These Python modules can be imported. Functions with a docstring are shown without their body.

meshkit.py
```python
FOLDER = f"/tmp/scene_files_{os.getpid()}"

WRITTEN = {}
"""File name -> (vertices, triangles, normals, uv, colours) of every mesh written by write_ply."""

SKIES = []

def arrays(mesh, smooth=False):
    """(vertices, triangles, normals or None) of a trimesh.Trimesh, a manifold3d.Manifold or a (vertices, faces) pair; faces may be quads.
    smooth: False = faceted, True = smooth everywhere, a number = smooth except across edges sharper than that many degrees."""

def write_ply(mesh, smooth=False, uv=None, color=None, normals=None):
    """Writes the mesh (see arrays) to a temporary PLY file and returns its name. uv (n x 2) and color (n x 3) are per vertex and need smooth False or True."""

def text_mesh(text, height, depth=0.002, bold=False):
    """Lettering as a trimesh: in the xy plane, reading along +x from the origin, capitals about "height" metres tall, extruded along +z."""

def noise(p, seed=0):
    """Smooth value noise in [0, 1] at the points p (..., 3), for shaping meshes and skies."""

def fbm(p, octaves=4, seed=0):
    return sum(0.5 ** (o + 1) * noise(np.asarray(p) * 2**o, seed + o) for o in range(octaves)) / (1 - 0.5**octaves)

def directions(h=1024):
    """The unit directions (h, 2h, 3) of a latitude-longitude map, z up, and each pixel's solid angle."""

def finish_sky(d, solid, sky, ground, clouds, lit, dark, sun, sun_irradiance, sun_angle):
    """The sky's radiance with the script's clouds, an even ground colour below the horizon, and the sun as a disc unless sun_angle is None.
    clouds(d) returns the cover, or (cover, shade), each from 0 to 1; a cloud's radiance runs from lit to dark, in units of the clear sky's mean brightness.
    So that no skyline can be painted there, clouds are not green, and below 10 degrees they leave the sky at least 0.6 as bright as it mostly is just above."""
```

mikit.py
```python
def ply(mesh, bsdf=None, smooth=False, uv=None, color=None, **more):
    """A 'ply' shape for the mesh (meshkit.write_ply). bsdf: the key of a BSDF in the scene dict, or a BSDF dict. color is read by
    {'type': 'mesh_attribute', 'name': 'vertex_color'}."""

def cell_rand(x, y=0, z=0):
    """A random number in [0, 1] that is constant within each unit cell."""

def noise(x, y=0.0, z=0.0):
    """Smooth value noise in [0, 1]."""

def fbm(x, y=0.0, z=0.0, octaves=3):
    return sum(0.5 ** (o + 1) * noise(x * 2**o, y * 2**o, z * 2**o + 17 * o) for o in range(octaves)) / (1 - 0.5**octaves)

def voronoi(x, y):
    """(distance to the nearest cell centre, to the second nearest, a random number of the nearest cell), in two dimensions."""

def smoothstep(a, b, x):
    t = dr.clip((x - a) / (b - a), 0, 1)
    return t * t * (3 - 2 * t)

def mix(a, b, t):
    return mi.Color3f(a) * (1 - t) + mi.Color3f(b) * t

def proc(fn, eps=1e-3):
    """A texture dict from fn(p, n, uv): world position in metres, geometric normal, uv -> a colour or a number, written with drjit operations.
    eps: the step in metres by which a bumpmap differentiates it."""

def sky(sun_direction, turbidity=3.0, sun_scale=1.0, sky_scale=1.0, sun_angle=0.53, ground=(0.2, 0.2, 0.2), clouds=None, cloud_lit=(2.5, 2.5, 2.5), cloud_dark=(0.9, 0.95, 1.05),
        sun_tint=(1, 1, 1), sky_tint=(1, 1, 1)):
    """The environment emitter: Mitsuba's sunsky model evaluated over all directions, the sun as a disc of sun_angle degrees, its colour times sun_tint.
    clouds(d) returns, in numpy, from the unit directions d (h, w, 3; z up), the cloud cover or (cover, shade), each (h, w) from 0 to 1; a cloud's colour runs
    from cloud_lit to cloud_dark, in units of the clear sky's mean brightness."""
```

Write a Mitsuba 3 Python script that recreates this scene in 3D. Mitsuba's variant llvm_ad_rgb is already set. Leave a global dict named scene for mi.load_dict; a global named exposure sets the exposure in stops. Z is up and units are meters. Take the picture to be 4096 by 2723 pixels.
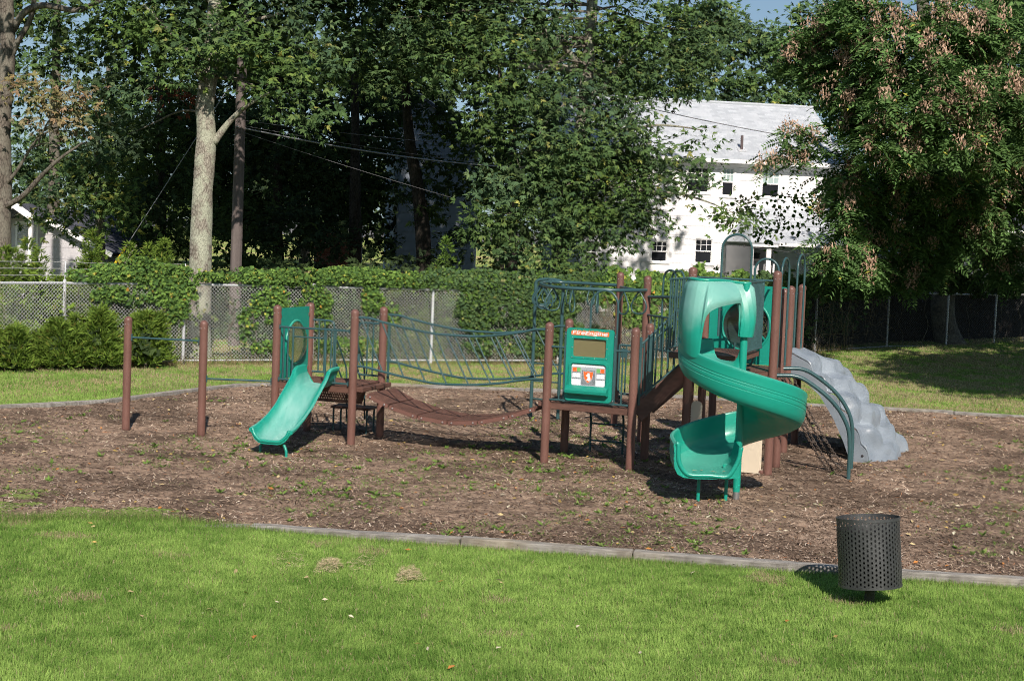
import math
import numpy as np, trimesh, mitsuba as mi, drjit as dr
import shapely.geometry as sg
import shapely.ops as so
import mikit, meshkit
from mikit import proc, noise, fbm, voronoi, cell_rand, smoothstep, mix
from scipy.interpolate import PchipInterpolator, CubicSpline
T = mi.ScalarTransform4f

# ------------------------------------------------------------------ camera, sky, exposure
PITCH, ROLL, CAM_H, FPX = 0.0684926, 0.0399971, 3.41693, 6360.37
FW = np.array([0, math.cos(PITCH), -math.sin(PITCH)]); UP0 = np.array([0, math.sin(PITCH), math.cos(PITCH)]); RT0 = np.array([1.0, 0, 0])
RT = RT0 * math.cos(ROLL) + UP0 * math.sin(ROLL); UP = -RT0 * math.sin(ROLL) + UP0 * math.cos(ROLL)
EYE = np.array([0, 0, CAM_H])
scene, labels = {}, {}
scene['camera'] = {'type': 'perspective', 'fov': math.degrees(2 * math.atan(2048 / FPX)), 'near_clip': 0.1, 'far_clip': 600.0,
                   'to_world': T().look_at(origin=EYE.tolist(), target=(EYE + FW).tolist(), up=UP.tolist())}
scene['sky_light'] = mikit.sky((0.42, -2.55, 1.83), turbidity=3.0, sky_scale=0.62, sun_tint=(0.90, 1.01, 1.30))
exposure = 2.15

def at(x, y, Y):
    """World point at distance Y along the view of the surveyed spot (x, y)."""
    d = FW + (x - 2048) / FPX * RT - (y - 1361.5) / FPX * UP
    return EYE + d * (Y / d[1])

# play structure's own axes: u along its front, v to the back
CA, SA = math.cos(math.radians(18.7)), math.sin(math.radians(18.7))
O0 = np.array([0.55, 23.54])
def L(u, v, z=0.0):
    return np.array([O0[0] + u * CA + v * SA, O0[1] - u * SA + v * CA, z])
def loc(p):
    d = np.asarray(p)[:2] - O0
    return d[0] * CA - d[1] * SA, d[0] * SA + d[1] * CA
def uz(x, y, v):
    """(u, z) on the structure's plane v = const of the surveyed spot (x, y)."""
    d = FW + (x - 2048) / FPX * RT - (y - 1361.5) / FPX * UP
    a0 = (-O0[0]) * SA + (EYE[1] - O0[1]) * CA; a1 = d[0] * SA + d[1] * CA
    p = EYE + d * ((v - a0) / a1)
    return loc(p)[0], p[2]

# ------------------------------------------------------------------ mesh helpers
class MB:
    def __init__(s): s.v, s.f, s.c, s.n = [], [], [], 0
    def add(s, v, f, c=None):
        v = np.asarray(v, float); f = np.asarray(f, int)
        if f.shape[1] == 4: f = np.vstack([f[:, [0, 1, 2]], f[:, [0, 2, 3]]])
        s.v.append(v); s.f.append(f + s.n); s.n += len(v)
        if c is not None: s.c.append(np.broadcast_to(c, (len(v), 3)))
        return s
    def mesh(s, m):
        return s.add(np.asarray(m.vertices), np.asarray(m.faces))
    def get(s): return np.vstack(s.v), np.vstack(s.f)
    def col(s): return np.vstack(s.c)

def num(key):
    if key not in scene and not any(k.startswith(key + '__') for k in scene): return key
    i = 1
    while f'{key}_{i:03d}' in scene or any(k.startswith(f'{key}_{i:03d}__') for k in scene): i += 1
    return f'{key}_{i:03d}'
_count = {}
def nxt(key):
    n = _count.get(key, 0); _count[key] = n + 1
    return key if n == 0 else f'{key}_{n:03d}'

def put(key, vf, mat, smooth=35, color=None, label=None, **kw):
    key = nxt(key)
    if isinstance(vf, MB):
        if vf.c and color is None: color = vf.col()
        vf = vf.get()
    if color is not None: smooth = bool(smooth is True)
    scene[key] = mikit.ply(vf, mat, smooth=smooth, color=color)
    if label: labels[key] = {'label': label}
    for k, v in kw.items(): labels.setdefault(key, {})[k] = v
    return key

def thing(key, label, category=None, **kw):
    labels[key] = {'label': label, **({'category': category} if category else {}), **kw}
    return key

def frames(path, closed=False):
    p = np.asarray(path, float)
    t = np.roll(p, -1, 0) - np.roll(p, 1, 0) if closed else np.gradient(p, axis=0)
    t /= np.linalg.norm(t, axis=1, keepdims=True) + 1e-12
    a = np.cross(t[0], [0, 0, 1.0]) if abs(t[0][2]) < 0.9 else np.cross(t[0], [1.0, 0, 0])
    a /= np.linalg.norm(a); A = [a]
    for k in range(1, len(p)):
        a = A[-1] - t[k] * (A[-1] @ t[k]); A.append(a / (np.linalg.norm(a) + 1e-12))
    A = np.array(A)
    return p, t, A, np.cross(t, A)

def tube(path, r, n=8, closed=False, caps=True):
    p, t, a, b = frames(path, closed)
    k = len(p); r = np.broadcast_to(r, (k,)); g = np.arange(n) * 2 * np.pi / n
    v = (p[:, None] + r[:, None, None] * (np.cos(g)[None, :, None] * a[:, None] + np.sin(g)[None, :, None] * b[:, None])).reshape(-1, 3)
    rows = k if closed else k - 1
    i, j = np.meshgrid(np.arange(rows), np.arange(n), indexing='ij')
    i2 = (i + 1) % k; j2 = (j + 1) % n
    q = np.stack([i * n + j, i * n + j2, i2 * n + j2, i2 * n + j], -1).reshape(-1, 4)
    f = np.vstack([q[:, [0, 1, 2]], q[:, [0, 2, 3]]])
    if caps and not closed:
        v = np.vstack([v, p[:1], p[-1:]])
        j = np.arange(n); c0, c1 = len(v) - 2, len(v) - 1
        f = np.vstack([f, np.stack([np.full(n, c0), (j + 1) % n, j], 1), np.stack([np.full(n, c1), (k - 1) * n + j, (k - 1) * n + (j + 1) % n], 1)])
    return v, f

def smoothpath(pts, n=40, closed=False):
    p = np.asarray(pts, float)
    if closed: p = np.vstack([p, p[:1]])
    d = np.r_[0, np.cumsum(np.linalg.norm(np.diff(p, axis=0), axis=1) ** 0.5)]
    cs = CubicSpline(d, p, bc_type='periodic' if closed else 'natural')
    x = np.linspace(0, d[-1], n + 1 if closed else n)
    return cs(x)[:-1] if closed else cs(x)

def roundpath(pts, rad, n=6):
    """Polyline with rounded corners."""
    p = [np.asarray(x, float) for x in pts]; out = [p[0]]
    for k in range(1, len(p) - 1):
        a, b, c = p[k - 1], p[k], p[k + 1]
        la, lc = np.linalg.norm(a - b), np.linalg.norm(c - b); r = min(rad, 0.45 * la, 0.45 * lc)
        s, e = b + (a - b) / la * r, b + (c - b) / lc * r
        for x in np.linspace(0, 1, n): out.append((1 - x) ** 2 * s + 2 * x * (1 - x) * b + x * x * e)
    out.append(p[-1]); return np.array(out)

def boxvf(lo, hi, ch=0.0):
    """Axis-aligned box, chamfered when ch > 0."""
    lo, hi = np.asarray(lo, float), np.asarray(hi, float)
    if ch <= 0:
        v = np.array([[x, y, z] for x in (lo[0], hi[0]) for y in (lo[1], hi[1]) for z in (lo[2], hi[2])])
        f = np.array([[0, 1, 3], [0, 3, 2], [4, 6, 7], [4, 7, 5], [0, 4, 5], [0, 5, 1], [2, 3, 7], [2, 7, 6], [0, 2, 6], [0, 6, 4], [1, 5, 7], [1, 7, 3]])
        return v, f
    ch = min(ch, 0.45 * (hi - lo).min()); pts = []
    for sx in (0, 1):
        for sy in (0, 1):
            for sz in (0, 1):
                c = np.array([hi[0] if sx else lo[0], hi[1] if sy else lo[1], hi[2] if sz else lo[2]])
                d = np.array([-1 if sx else 1, -1 if sy else 1, -1 if sz else 1]) * ch
                for k in range(3):
                    q = c + d; q[k] = c[k]; pts.append(q)
    h = trimesh.convex.convex_hull(np.array(pts))
    return np.array(h.vertices), np.array(h.faces)

def obox(c, ax, half, ch=0.0):
    """Oriented box: centre, three unit axes (rows), half sizes."""
    v, f = boxvf(-np.asarray(half, float), half, ch)
    ax = np.asarray(ax, float); v = np.asarray(c) + v @ ax
    return (v, f) if np.linalg.det(ax) > 0 else (v, f[:, ::-1])

def beam(a, b, w, h, ch=0.0, up=(0, 0, 1)):
    """Box from a to b, w wide (sideways) and h high, centred on the line."""
    a, b = np.asarray(a, float), np.asarray(b, float); d = b - a; l = np.linalg.norm(d); d /= l
    s = np.cross(up, d); s /= np.linalg.norm(s); n = np.cross(d, s)
    return obox((a + b) / 2, [d, s, n], (l / 2, w / 2, h / 2), ch)

def lathe(profile, n=20, c=(0, 0, 0)):
    pr = np.asarray(profile, float); g = np.arange(n) * 2 * np.pi / n; m = len(pr)
    v = np.stack([pr[:, None, 0] * np.cos(g), pr[:, None, 0] * np.sin(g), np.broadcast_to(pr[:, None, 1], (m, n))], -1).reshape(-1, 3) + np.asarray(c)
    i, j = np.meshgrid(np.arange(m - 1), np.arange(n), indexing='ij'); j2 = (j + 1) % n
    q = np.stack([i * n + j, i * n + j2, (i + 1) * n + j2, (i + 1) * n + j], -1).reshape(-1, 4)
    return v, np.vstack([q[:, [0, 1, 2]], q[:, [0, 2, 3]]])

def sweep(rings, caps=True):
    """Closed cross-sections (k, m, 3) joined into a solid; the sections wind so that faces look outward."""
    r = np.asarray(rings, float); k, m, _ = r.shape; v = r.reshape(-1, 3)
    i, j = np.meshgrid(np.arange(k - 1), np.arange(m), indexing='ij'); j2 = (j + 1) % m
    q = np.stack([i * m + j, (i + 1) * m + j, (i + 1) * m + j2, i * m + j2], -1).reshape(-1, 4)
    f = np.vstack([q[:, [0, 1, 2]], q[:, [0, 2, 3]]])
    return v, f

def polycap(poly3, poly2):
    """Triangulated flat cap: 3-D points in the order of the 2-D outline."""
    tri = trimesh.creation.triangulate_polygon(sg.Polygon(poly2), engine='earcut')
    v2, f = tri
    idx = [int(np.argmin(((np.asarray(poly2) - q) ** 2).sum(1))) for q in v2]
    return np.asarray(poly3)[idx], f

def solidify(grid, th):
    """A sheet given as a grid of points (m, n, 3), thickened by th behind it."""
    g = np.asarray(grid, float); m, n, _ = g.shape
    du, dv = np.gradient(g, axis=0), np.gradient(g, axis=1)
    nn = np.cross(du, dv); nn /= np.linalg.norm(nn, axis=2, keepdims=True) + 1e-9
    v = np.vstack([g.reshape(-1, 3), (g - nn * th).reshape(-1, 3)]); o = m * n
    i, j = np.meshgrid(np.arange(m - 1), np.arange(n - 1), indexing='ij')
    q = np.stack([i * n + j, (i + 1) * n + j, (i + 1) * n + j + 1, i * n + j + 1], -1).reshape(-1, 4)
    b = q[:, ::-1] + o
    e = []
    for k in range(m - 1):
        e += [[k * n, k * n + o, (k + 1) * n + o, (k + 1) * n], [k * n + n - 1, (k + 1) * n + n - 1, (k + 1) * n + n - 1 + o, k * n + n - 1 + o]]
    for k in range(n - 1):
        e += [[k, k + 1, k + 1 + o, k + o], [(m - 1) * n + k, (m - 1) * n + k + o, (m - 1) * n + k + 1 + o, (m - 1) * n + k + 1]]
    q = np.vstack([q, b, e]); return v, np.vstack([q[:, [0, 1, 2]], q[:, [0, 2, 3]]])

def extr(poly, th):
    """shapely polygon -> prism of thickness th along +z (vertices in plan units)."""
    m = trimesh.creation.extrude_polygon(poly, th, engine='earcut')
    return np.array(m.vertices), np.array(m.faces)

def rrect(x0, y0, x1, y1, r, n=4):
    return sg.box(x0 + r, y0 + r, x1 - r, y1 - r).buffer(r, quad_segs=n)

def xf(vf, o, ex, ey, ez):
    v, f = vf; M = np.array([ex, ey, ez], float)
    v = np.asarray(o) + v @ M
    return (v, f) if np.linalg.det(M) > 0 else (v, f[:, ::-1])

EU, EV, EZ = L(1, 0) - L(0, 0), L(0, 1) - L(0, 0), np.array([0, 0, 1.0])
rng = np.random.default_rng(7)

# ------------------------------------------------------------------ materials
def rgb(*c): return {'type': 'rgb', 'value': list(c)}
def two(b): return {'type': 'twosided', 'bsdf': b}
def prin(col, rough=0.5, spec=0.5, **kw):
    return two({'type': 'principled', 'base_color': col if isinstance(col, dict) else rgb(*col), 'roughness': rough, 'specular': spec, **kw})
VC = {'type': 'mesh_attribute', 'name': 'vertex_color'}
def mat(name, b): scene['mat_' + name] = b; return 'mat_' + name

M_POST = mat('brown_coat', prin(proc(lambda p, n, uv: mix((.128, .064, .050), (.180, .092, .074), fbm(p.x * 2.3, p.y * 2.3, p.z * 3.1)) * (0.93 + 0.14 * noise(p.x * 90, p.y * 90, p.z * 60))
                                     * (1 - .35 * smoothstep(.12, .0, p.z + .08 * noise(p.x * 25, p.y * 25, p.z * 20)))), .38, .45))
M_DECK = mat('brown_deck', prin(proc(lambda p, n, uv: mix((.070, .036, .028), (.150, .078, .058), fbm(p.x * 3.7, p.y * 3.7, p.z * 9, 4)) * (0.8 + 0.4 * noise(p.x * 14, p.y * 14, p.z * 30))), .5, .4))
M_TUBE = mat('green_coat', prin(proc(lambda p, n, uv: mix((.028, .070, .074), (.044, .100, .105), fbm(p.x * 4, p.y * 4, p.z * 4))), .3, .5))
def plastic(p, n, uv):
    fade = smoothstep(.15, .95, n.z) * (.25 + .75 * fbm(p.x * 2.1, p.y * 2.1, p.z * 1.4)) * .28
    c = mix((.004, .235, .165), (.012, .300, .220), fbm(p.x * 1.7, p.y * 1.7, p.z * 1.7))
    return mix(c, (.26, .46, .40), fade)
M_PLAS = mat('green_plastic', prin(proc(plastic), .33, .5, clearcoat=.15, clearcoat_gloss=.6))
def slide_fade(p, n, uv):
    u = (p.x - O0[0]) * CA - (p.y - O0[1]) * SA; v = (p.x - O0[0]) * SA + (p.y - O0[1]) * CA
    uc = -3.72 - (v + .02) * .0606; d = dr.abs(u - uc)
    worn = smoothstep(.30, .17, d + .05 * fbm(p.x * 6, p.y * 3, 1.0)) * smoothstep(.1, .5, dr.abs(n.z))
    rim = smoothstep(.55, .95, dr.abs(n.z)) * smoothstep(.28, .31, d) * .5
    k = fbm(p.x * 9, p.y * 2.0, p.z * 2.0, 4)
    c = mix((.004, .235, .165), (.012, .300, .220), fbm(p.x * 1.7, p.y * 1.7, p.z * 1.7))
    return mix(c, mix((.08, .38, .31), (.30, .52, .46), k), dr.clip(worn * (.65 + .5 * k) + rim, 0, 1))
M_SLIDE = mat('worn_slide', prin(proc(slide_fade), .38, .45))
def hood_fade(p, n, uv):
    k = fbm(p.x * 3.1, p.y * 3.1, p.z * 2.2, 4)
    f = smoothstep(2.28, 2.62, p.z + .35 * (k - .5) - .10 * smoothstep(2.6, 3.1, p.x)) * smoothstep(-.2, .45, -n.y + n.z)
    c = mix((.004, .235, .165), (.012, .300, .220), fbm(p.x * 1.7, p.y * 1.7, p.z * 1.7))
    return mix(c, mix((.18, .42, .37), (.34, .54, .49), k), f * .68)
M_HOOD = mat('faded_hood', prin(proc(hood_fade), .40, .45))
M_PALE = mat('faded_plastic', prin(proc(lambda p, n, uv: mix((.05, .36, .28), (.30, .52, .46), fbm(p.x * 2.6, p.y * 2.6, p.z * 1.1) * .9)), .42, .45))
M_PANEL = mat('green_panel', prin(proc(lambda p, n, uv: mix((.005, .205, .145), (.012, .275, .205), fbm(p.x * 2.5, p.y * 2.5, p.z * 2.5))), .4, .45))
M_ROCK = mat('grey_plastic', prin(proc(lambda p, n, uv: mix((.150, .180, .212), (.262, .302, .340), fbm(p.x * 2.4, p.y * 2.4, p.z * 2.8, 4)) * (.90 + .2 * noise(p.x * 130, p.y * 130, p.z * 130))), .30, .55))
M_CREAM = mat('cream_panel', prin((.58, .50, .38), .5))
M_STEEL = mat('steel', prin((.45, .45, .45), .35, .5, metallic=.8))
M_WHITE = mat('white_print', prin((.72, .75, .76), .45))
M_PGREY = mat('grey_print', prin((.36, .39, .42), .45))
M_PBLK = mat('black_print', prin((.02, .02, .022), .45))
M_ORANGE = mat('orange_print', prin((.80, .14, .03), .45))
M_PGREEN = mat('light_green_print', prin((.16, .42, .12), .45))
M_SMOKE = mat('smoked_window', {'type': 'blendbsdf', 'weight': .72, 'a': {'type': 'thindielectric'}, 'b': prin((.21, .185, .095), .28)})
M_BUBBLE = mat('clear_plastic', {'type': 'roughdielectric', 'alpha': .06, 'int_ior': 1.12, 'specular_transmittance': rgb(.95, .93, .86)})
M_CHAIN = mat('dark_chain', prin((.075, .058, .047), .55, .4))
M_GALV = mat('galvanised', prin((.62, .64, .66), .42, .5, metallic=.25))
M_SHADEWIRE = mat('shaded_wire', prin((.085, .088, .09), .6, .3))  # fence wire of the right-hand spans, with their shade put into the colour
M_WIRE = mat('fence_wire', prin((.42, .43, .42), .5, .4))
M_CAN = mat('can_metal', prin(proc(lambda p, n, uv: mix((.034, .036, .037), (.080, .083, .084), fbm(p.x * 7, p.y * 7, p.z * 1.7, 4)) * (.75 + .5 * fbm(p.x * 40, p.y * 40, p.z * 4, 3))), .42, .5, metallic=.25))
M_BIN = mat('bin_liner', prin((.012, .012, .014), .35))
def timber_c(p, n, uv):
    g = .55 * fbm(p.x * 3, p.y * 26, p.z * 60, 4) + .45 * fbm(p.x * 7, p.y * 60, 2.0, 3); g = smoothstep(.25, .75, g) * (.55 + .6 * fbm(p.x * 2.2, p.y * 2.2, 7.0, 3)); k = fbm(p.x * 1.3 + 5, p.y * 1.3, 3.3)
    return mix(mix((.135, .125, .112), (.33, .315, .29), g), (.29, .235, .15), .65 * smoothstep(.5, .8, k))
M_TIMBER = mat('timber', prin(proc(timber_c), .8, .2))
def ground_c(p, n, uv):
    a = fbm(p.x * .35, p.y * .35, 1.0, 4); b = fbm(p.x * 6, p.y * 6, 4.0, 3)
    g = mix((.10, .150, .035), (.17, .205, .062), b)
    dry = smoothstep(.48, .72, a) * smoothstep(26, 33, p.y)
    return mix(g, (.27, .215, .115), .75 * dry)
M_LAWN = mat('lawn', prin(proc(ground_c), .95, .1))
def mulch_c(p, n, uv):
    b = fbm(p.x * 1.1, p.y * 1.1, 0.0, 4); q = noise(p.x * 38, p.y * 60, 2.0); w = noise(p.x * 17 + 3, p.y * 30, 5.0)
    c = mix((.082, .055, .040), (.375, .272, .198), .55 * q + .45 * w)
    return c * (.55 + .45 * smoothstep(.34, .56, b)) * (.55 + .6 * noise(p.x * 5, p.y * 9, 1.0))
M_MULCH = mat('mulch', prin(proc(mulch_c), .95, .1))
M_CHIP = mat('vertex_matte', prin(VC, .85, .15))
M_LEAF = mat('leaf', {'type': 'principledthin', 'base_color': VC, 'roughness': .30, 'diff_trans': .32, 'eta': 1.5})
M_GRASS = mat('grass', {'type': 'principledthin', 'base_color': VC, 'roughness': .55, 'diff_trans': .7, 'eta': 1.35})
def sward(p, n, uv):
    mac = fbm(p.x * .55, p.y * .55, .3, 4); mid = fbm(p.x * 1.9 + 7, p.y * 1.9, 2.0, 3); dry = fbm(p.x * 1.5 + 31, p.y * 1.5, 5.0, 4)
    t = dr.clip(.18 + .34 * smoothstep(.33, .66, mac) + .55 * (mid - .5) + .55 * (uv.x - .35) + .9 * (fbm(p.x * 8, p.y * 8, 1.0, 2) - .48), 0, 1)
    c = mix((.125, .245, .046), (.385, .560, .145), t)
    back = smoothstep(29, 36, p.y)
    k = (.035 + .55 * smoothstep(.70, .80, dry) * (1 - back) + .75 * back * smoothstep(.36, .52, dry))
    return dr.select(uv.y < k, mix((.33, .27, .15), (.52, .45, .28), uv.x), c)
M_SWARD = mat('sward', {'type': 'principledthin', 'base_color': proc(sward), 'roughness': .5, 'diff_trans': .7, 'eta': 1.35})
def bark(c0, c1, c2, s):
    def fn(p, n, uv):
        r = voronoi(p.x * s + p.y * s * .7, p.z * s * .32)[1] - voronoi(p.x * s + p.y * s * .7, p.z * s * .32)[0]
        c = mix(c0, c1, smoothstep(.02, .35, r)); l = smoothstep(.40, .62, fbm(p.x * 5.2, p.y * 5.2, p.z * 3.1, 5)); q = .75 + .5 * noise(p.x * 60, p.y * 60, p.z * 40)
        return mix(c, c2, l * .75 * (.5 + .5 * smoothstep(.0, .2, r))) * q
    return fn
M_BARK = mat('pale_bark', prin(proc(bark((.12, .105, .085), (.27, .25, .205), (.36, .385, .29), 26.0)), .9, .15))
M_DBARK = mat('shaded_bark', prin(proc(bark((.016, .014, .012), (.045, .038, .032), (.055, .050, .042), 20.0)), .95, .1))  # bark darkened so that the rear trunks carry their shade in the colour
M_BARK2 = mat('grey_bark', prin(proc(bark((.055, .048, .040), (.15, .130, .108), (.19, .18, .145), 20.0)), .9, .15))
M_POLE = mat('pole_wood', prin(proc(lambda p, n, uv: mix((.085, .070, .066), (.19, .160, .150), fbm(p.x * 22, p.y * 22, p.z * .8, 4))), .85, .2))
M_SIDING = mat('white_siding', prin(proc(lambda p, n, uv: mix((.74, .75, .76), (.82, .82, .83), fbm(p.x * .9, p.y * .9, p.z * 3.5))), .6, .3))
M_DIMSIDE = mat('dim_siding', prin(proc(lambda p, n, uv: mix((.28, .33, .40), (.36, .41, .48), fbm(p.x * .9, p.y * .9, p.z * 3.5))), .6, .3))  # white siding with the tree shade and its blue tint put into the colour
M_GREYSIDE = mat('grey_siding', prin(proc(lambda p, n, uv: mix((.42, .41, .43), (.52, .51, .53), fbm(p.x * .9, p.y * .9, p.z * 3.5))), .6, .3))
M_TRIM = mat('white_trim', prin((.80, .80, .80), .5))
def shingle(c0, c1):
    def fn(p, n, uv):
        k = uv.y * 1.0; row = dr.floor(k / .19); col = dr.floor((uv.x + .17 * row) / .33)
        e = smoothstep(.0, .04, k / .19 - row)
        return mix(c0, c1, cell_rand(row, col)) * (.8 + .2 * e)
    return fn
M_ROOF = mat('grey_shingles', prin(proc(shingle((.36, .39, .42), (.47, .50, .53))), .9, .2))
M_DROOF = mat('dark_shingles', prin(proc(shingle((.05, .055, .07), (.085, .09, .11))), .9, .2))
M_PANE = mat('window_glass', prin((.018, .020, .024), .08, .6))
M_SHADE = mat('window_shade', prin((.34, .44, .43), .35, .5))
M_BLK = mat('dark_metal', prin((.025, .022, .022), .5))
M_WOODF = mat('board_fence', prin(proc(lambda p, n, uv: mix((.010, .009, .008), (.034, .029, .026), fbm(p.x * 9, p.y * 9, p.z * 1.1, 4))), .9, .15))  # boards coloured near black: the deep shade on them is painted in
M_YEL = mat('yellow_guard', prin((.75, .50, .02), .45))
M_CABLE = mat('cable', prin((.14, .14, .15), .5))
M_CABLE2 = mat('bright_cable', prin((.30, .31, .33), .4, metallic=.3))

# ------------------------------------------------------------------ ground
def zlawn(x, y):
    """Lawn height: level round the play area, rising towards the viewer."""
    x, y = np.asarray(x, float), np.asarray(y, float)
    s = np.clip(15.6 - y, 0, 16)
    z = -0.055 + 0.0082 * s ** 2
    z = z + 0.055 * (1 / (1 + np.exp((x + 3.2) * 1.8))) * np.exp(-((y - 17) / 5) ** 2)
    z = z + .01 * (1 / (1 + np.exp(-(y - 27) * .8)))
    z = z + 1.0 * (1 / (1 + np.exp(-(y - 60) * .35)))
    return z + 0.03 * (meshkit.noise(np.stack([x * .45, y * .45, x * 0], -1), 3) - .5)
def gridmesh(xs, ys, zf):
    X, Y = np.meshgrid(xs, ys, indexing='ij'); Z = zf(X, Y)
    v = np.stack([X, Y, Z], -1).reshape(-1, 3); n = len(ys)
    i, j = np.meshgrid(np.arange(len(xs) - 1), np.arange(n - 1), indexing='ij')
    q = np.stack([i * n + j, (i + 1) * n + j, (i + 1) * n + j + 1, i * n + j + 1], -1).reshape(-1, 4)
    return v, np.vstack([q[:, [0, 1, 2]], q[:, [0, 2, 3]]])
xs = np.unique(np.r_[np.linspace(-220, -30, 12), np.arange(-30, 32, .5), np.linspace(32, 220, 12)])
ys = np.unique(np.r_[np.linspace(-60, -4, 8), np.arange(-4, 64, .5), np.linspace(64, 320, 16)])
put('lawn', gridmesh(xs, ys, lambda x, y: zlawn(x, np.maximum(y, -1))), M_LAWN, True, kind='structure')

FRONT = [(-9.6, 16.3), (-7.4, 17.0), (-5.6, 17.45), (-3.97, 17.92), (-2.57, 17.74), (-.77, 17.36), (1.59, 16.92), (3.53, 16.56), (5.41, 16.32), (7.7, 16.1), (9.9, 16.3)]
BACK = [(-11.2, 25.9), (-8.8, 27.33), (-7.81, 28.1), (-7.1, 29.5), (-6.2, 31.9), (-5.06, 33.5), (-2.57, 34.1), (.38, 34.15), (4.33, 33.85), (7.48, 33.2), (10.75, 32.7), (13.2, 31.4)]
AREA = sg.Polygon(FRONT + [(14.5, 22.0)] + BACK[::-1] + [(-13.0, 22.0)])
def zmulch(x, y):
    q = np.stack([np.asarray(x) * 1.3, np.asarray(y) * 1.3, 0 * np.asarray(x)], -1)
    return .05 * (meshkit.fbm(q * .5, 3, 11) - .5) + .035 * (meshkit.noise(q * 3.2, 12) - .5)
def mulch_mesh():
    v, f = gridmesh(np.arange(-13.2, 14.8, .085), np.arange(15.9, 34.5, .085), zmulch)
    import shapely
    c = v[f].mean(1); ok = shapely.contains_xy(AREA.buffer(.04), c[:, 0], c[:, 1]); f = f[ok]
    u, inv = np.unique(f, return_inverse=True); return v[u], inv.reshape(-1, 3)
put('mulch', mulch_mesh(), M_MULCH, True, kind='structure')

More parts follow.
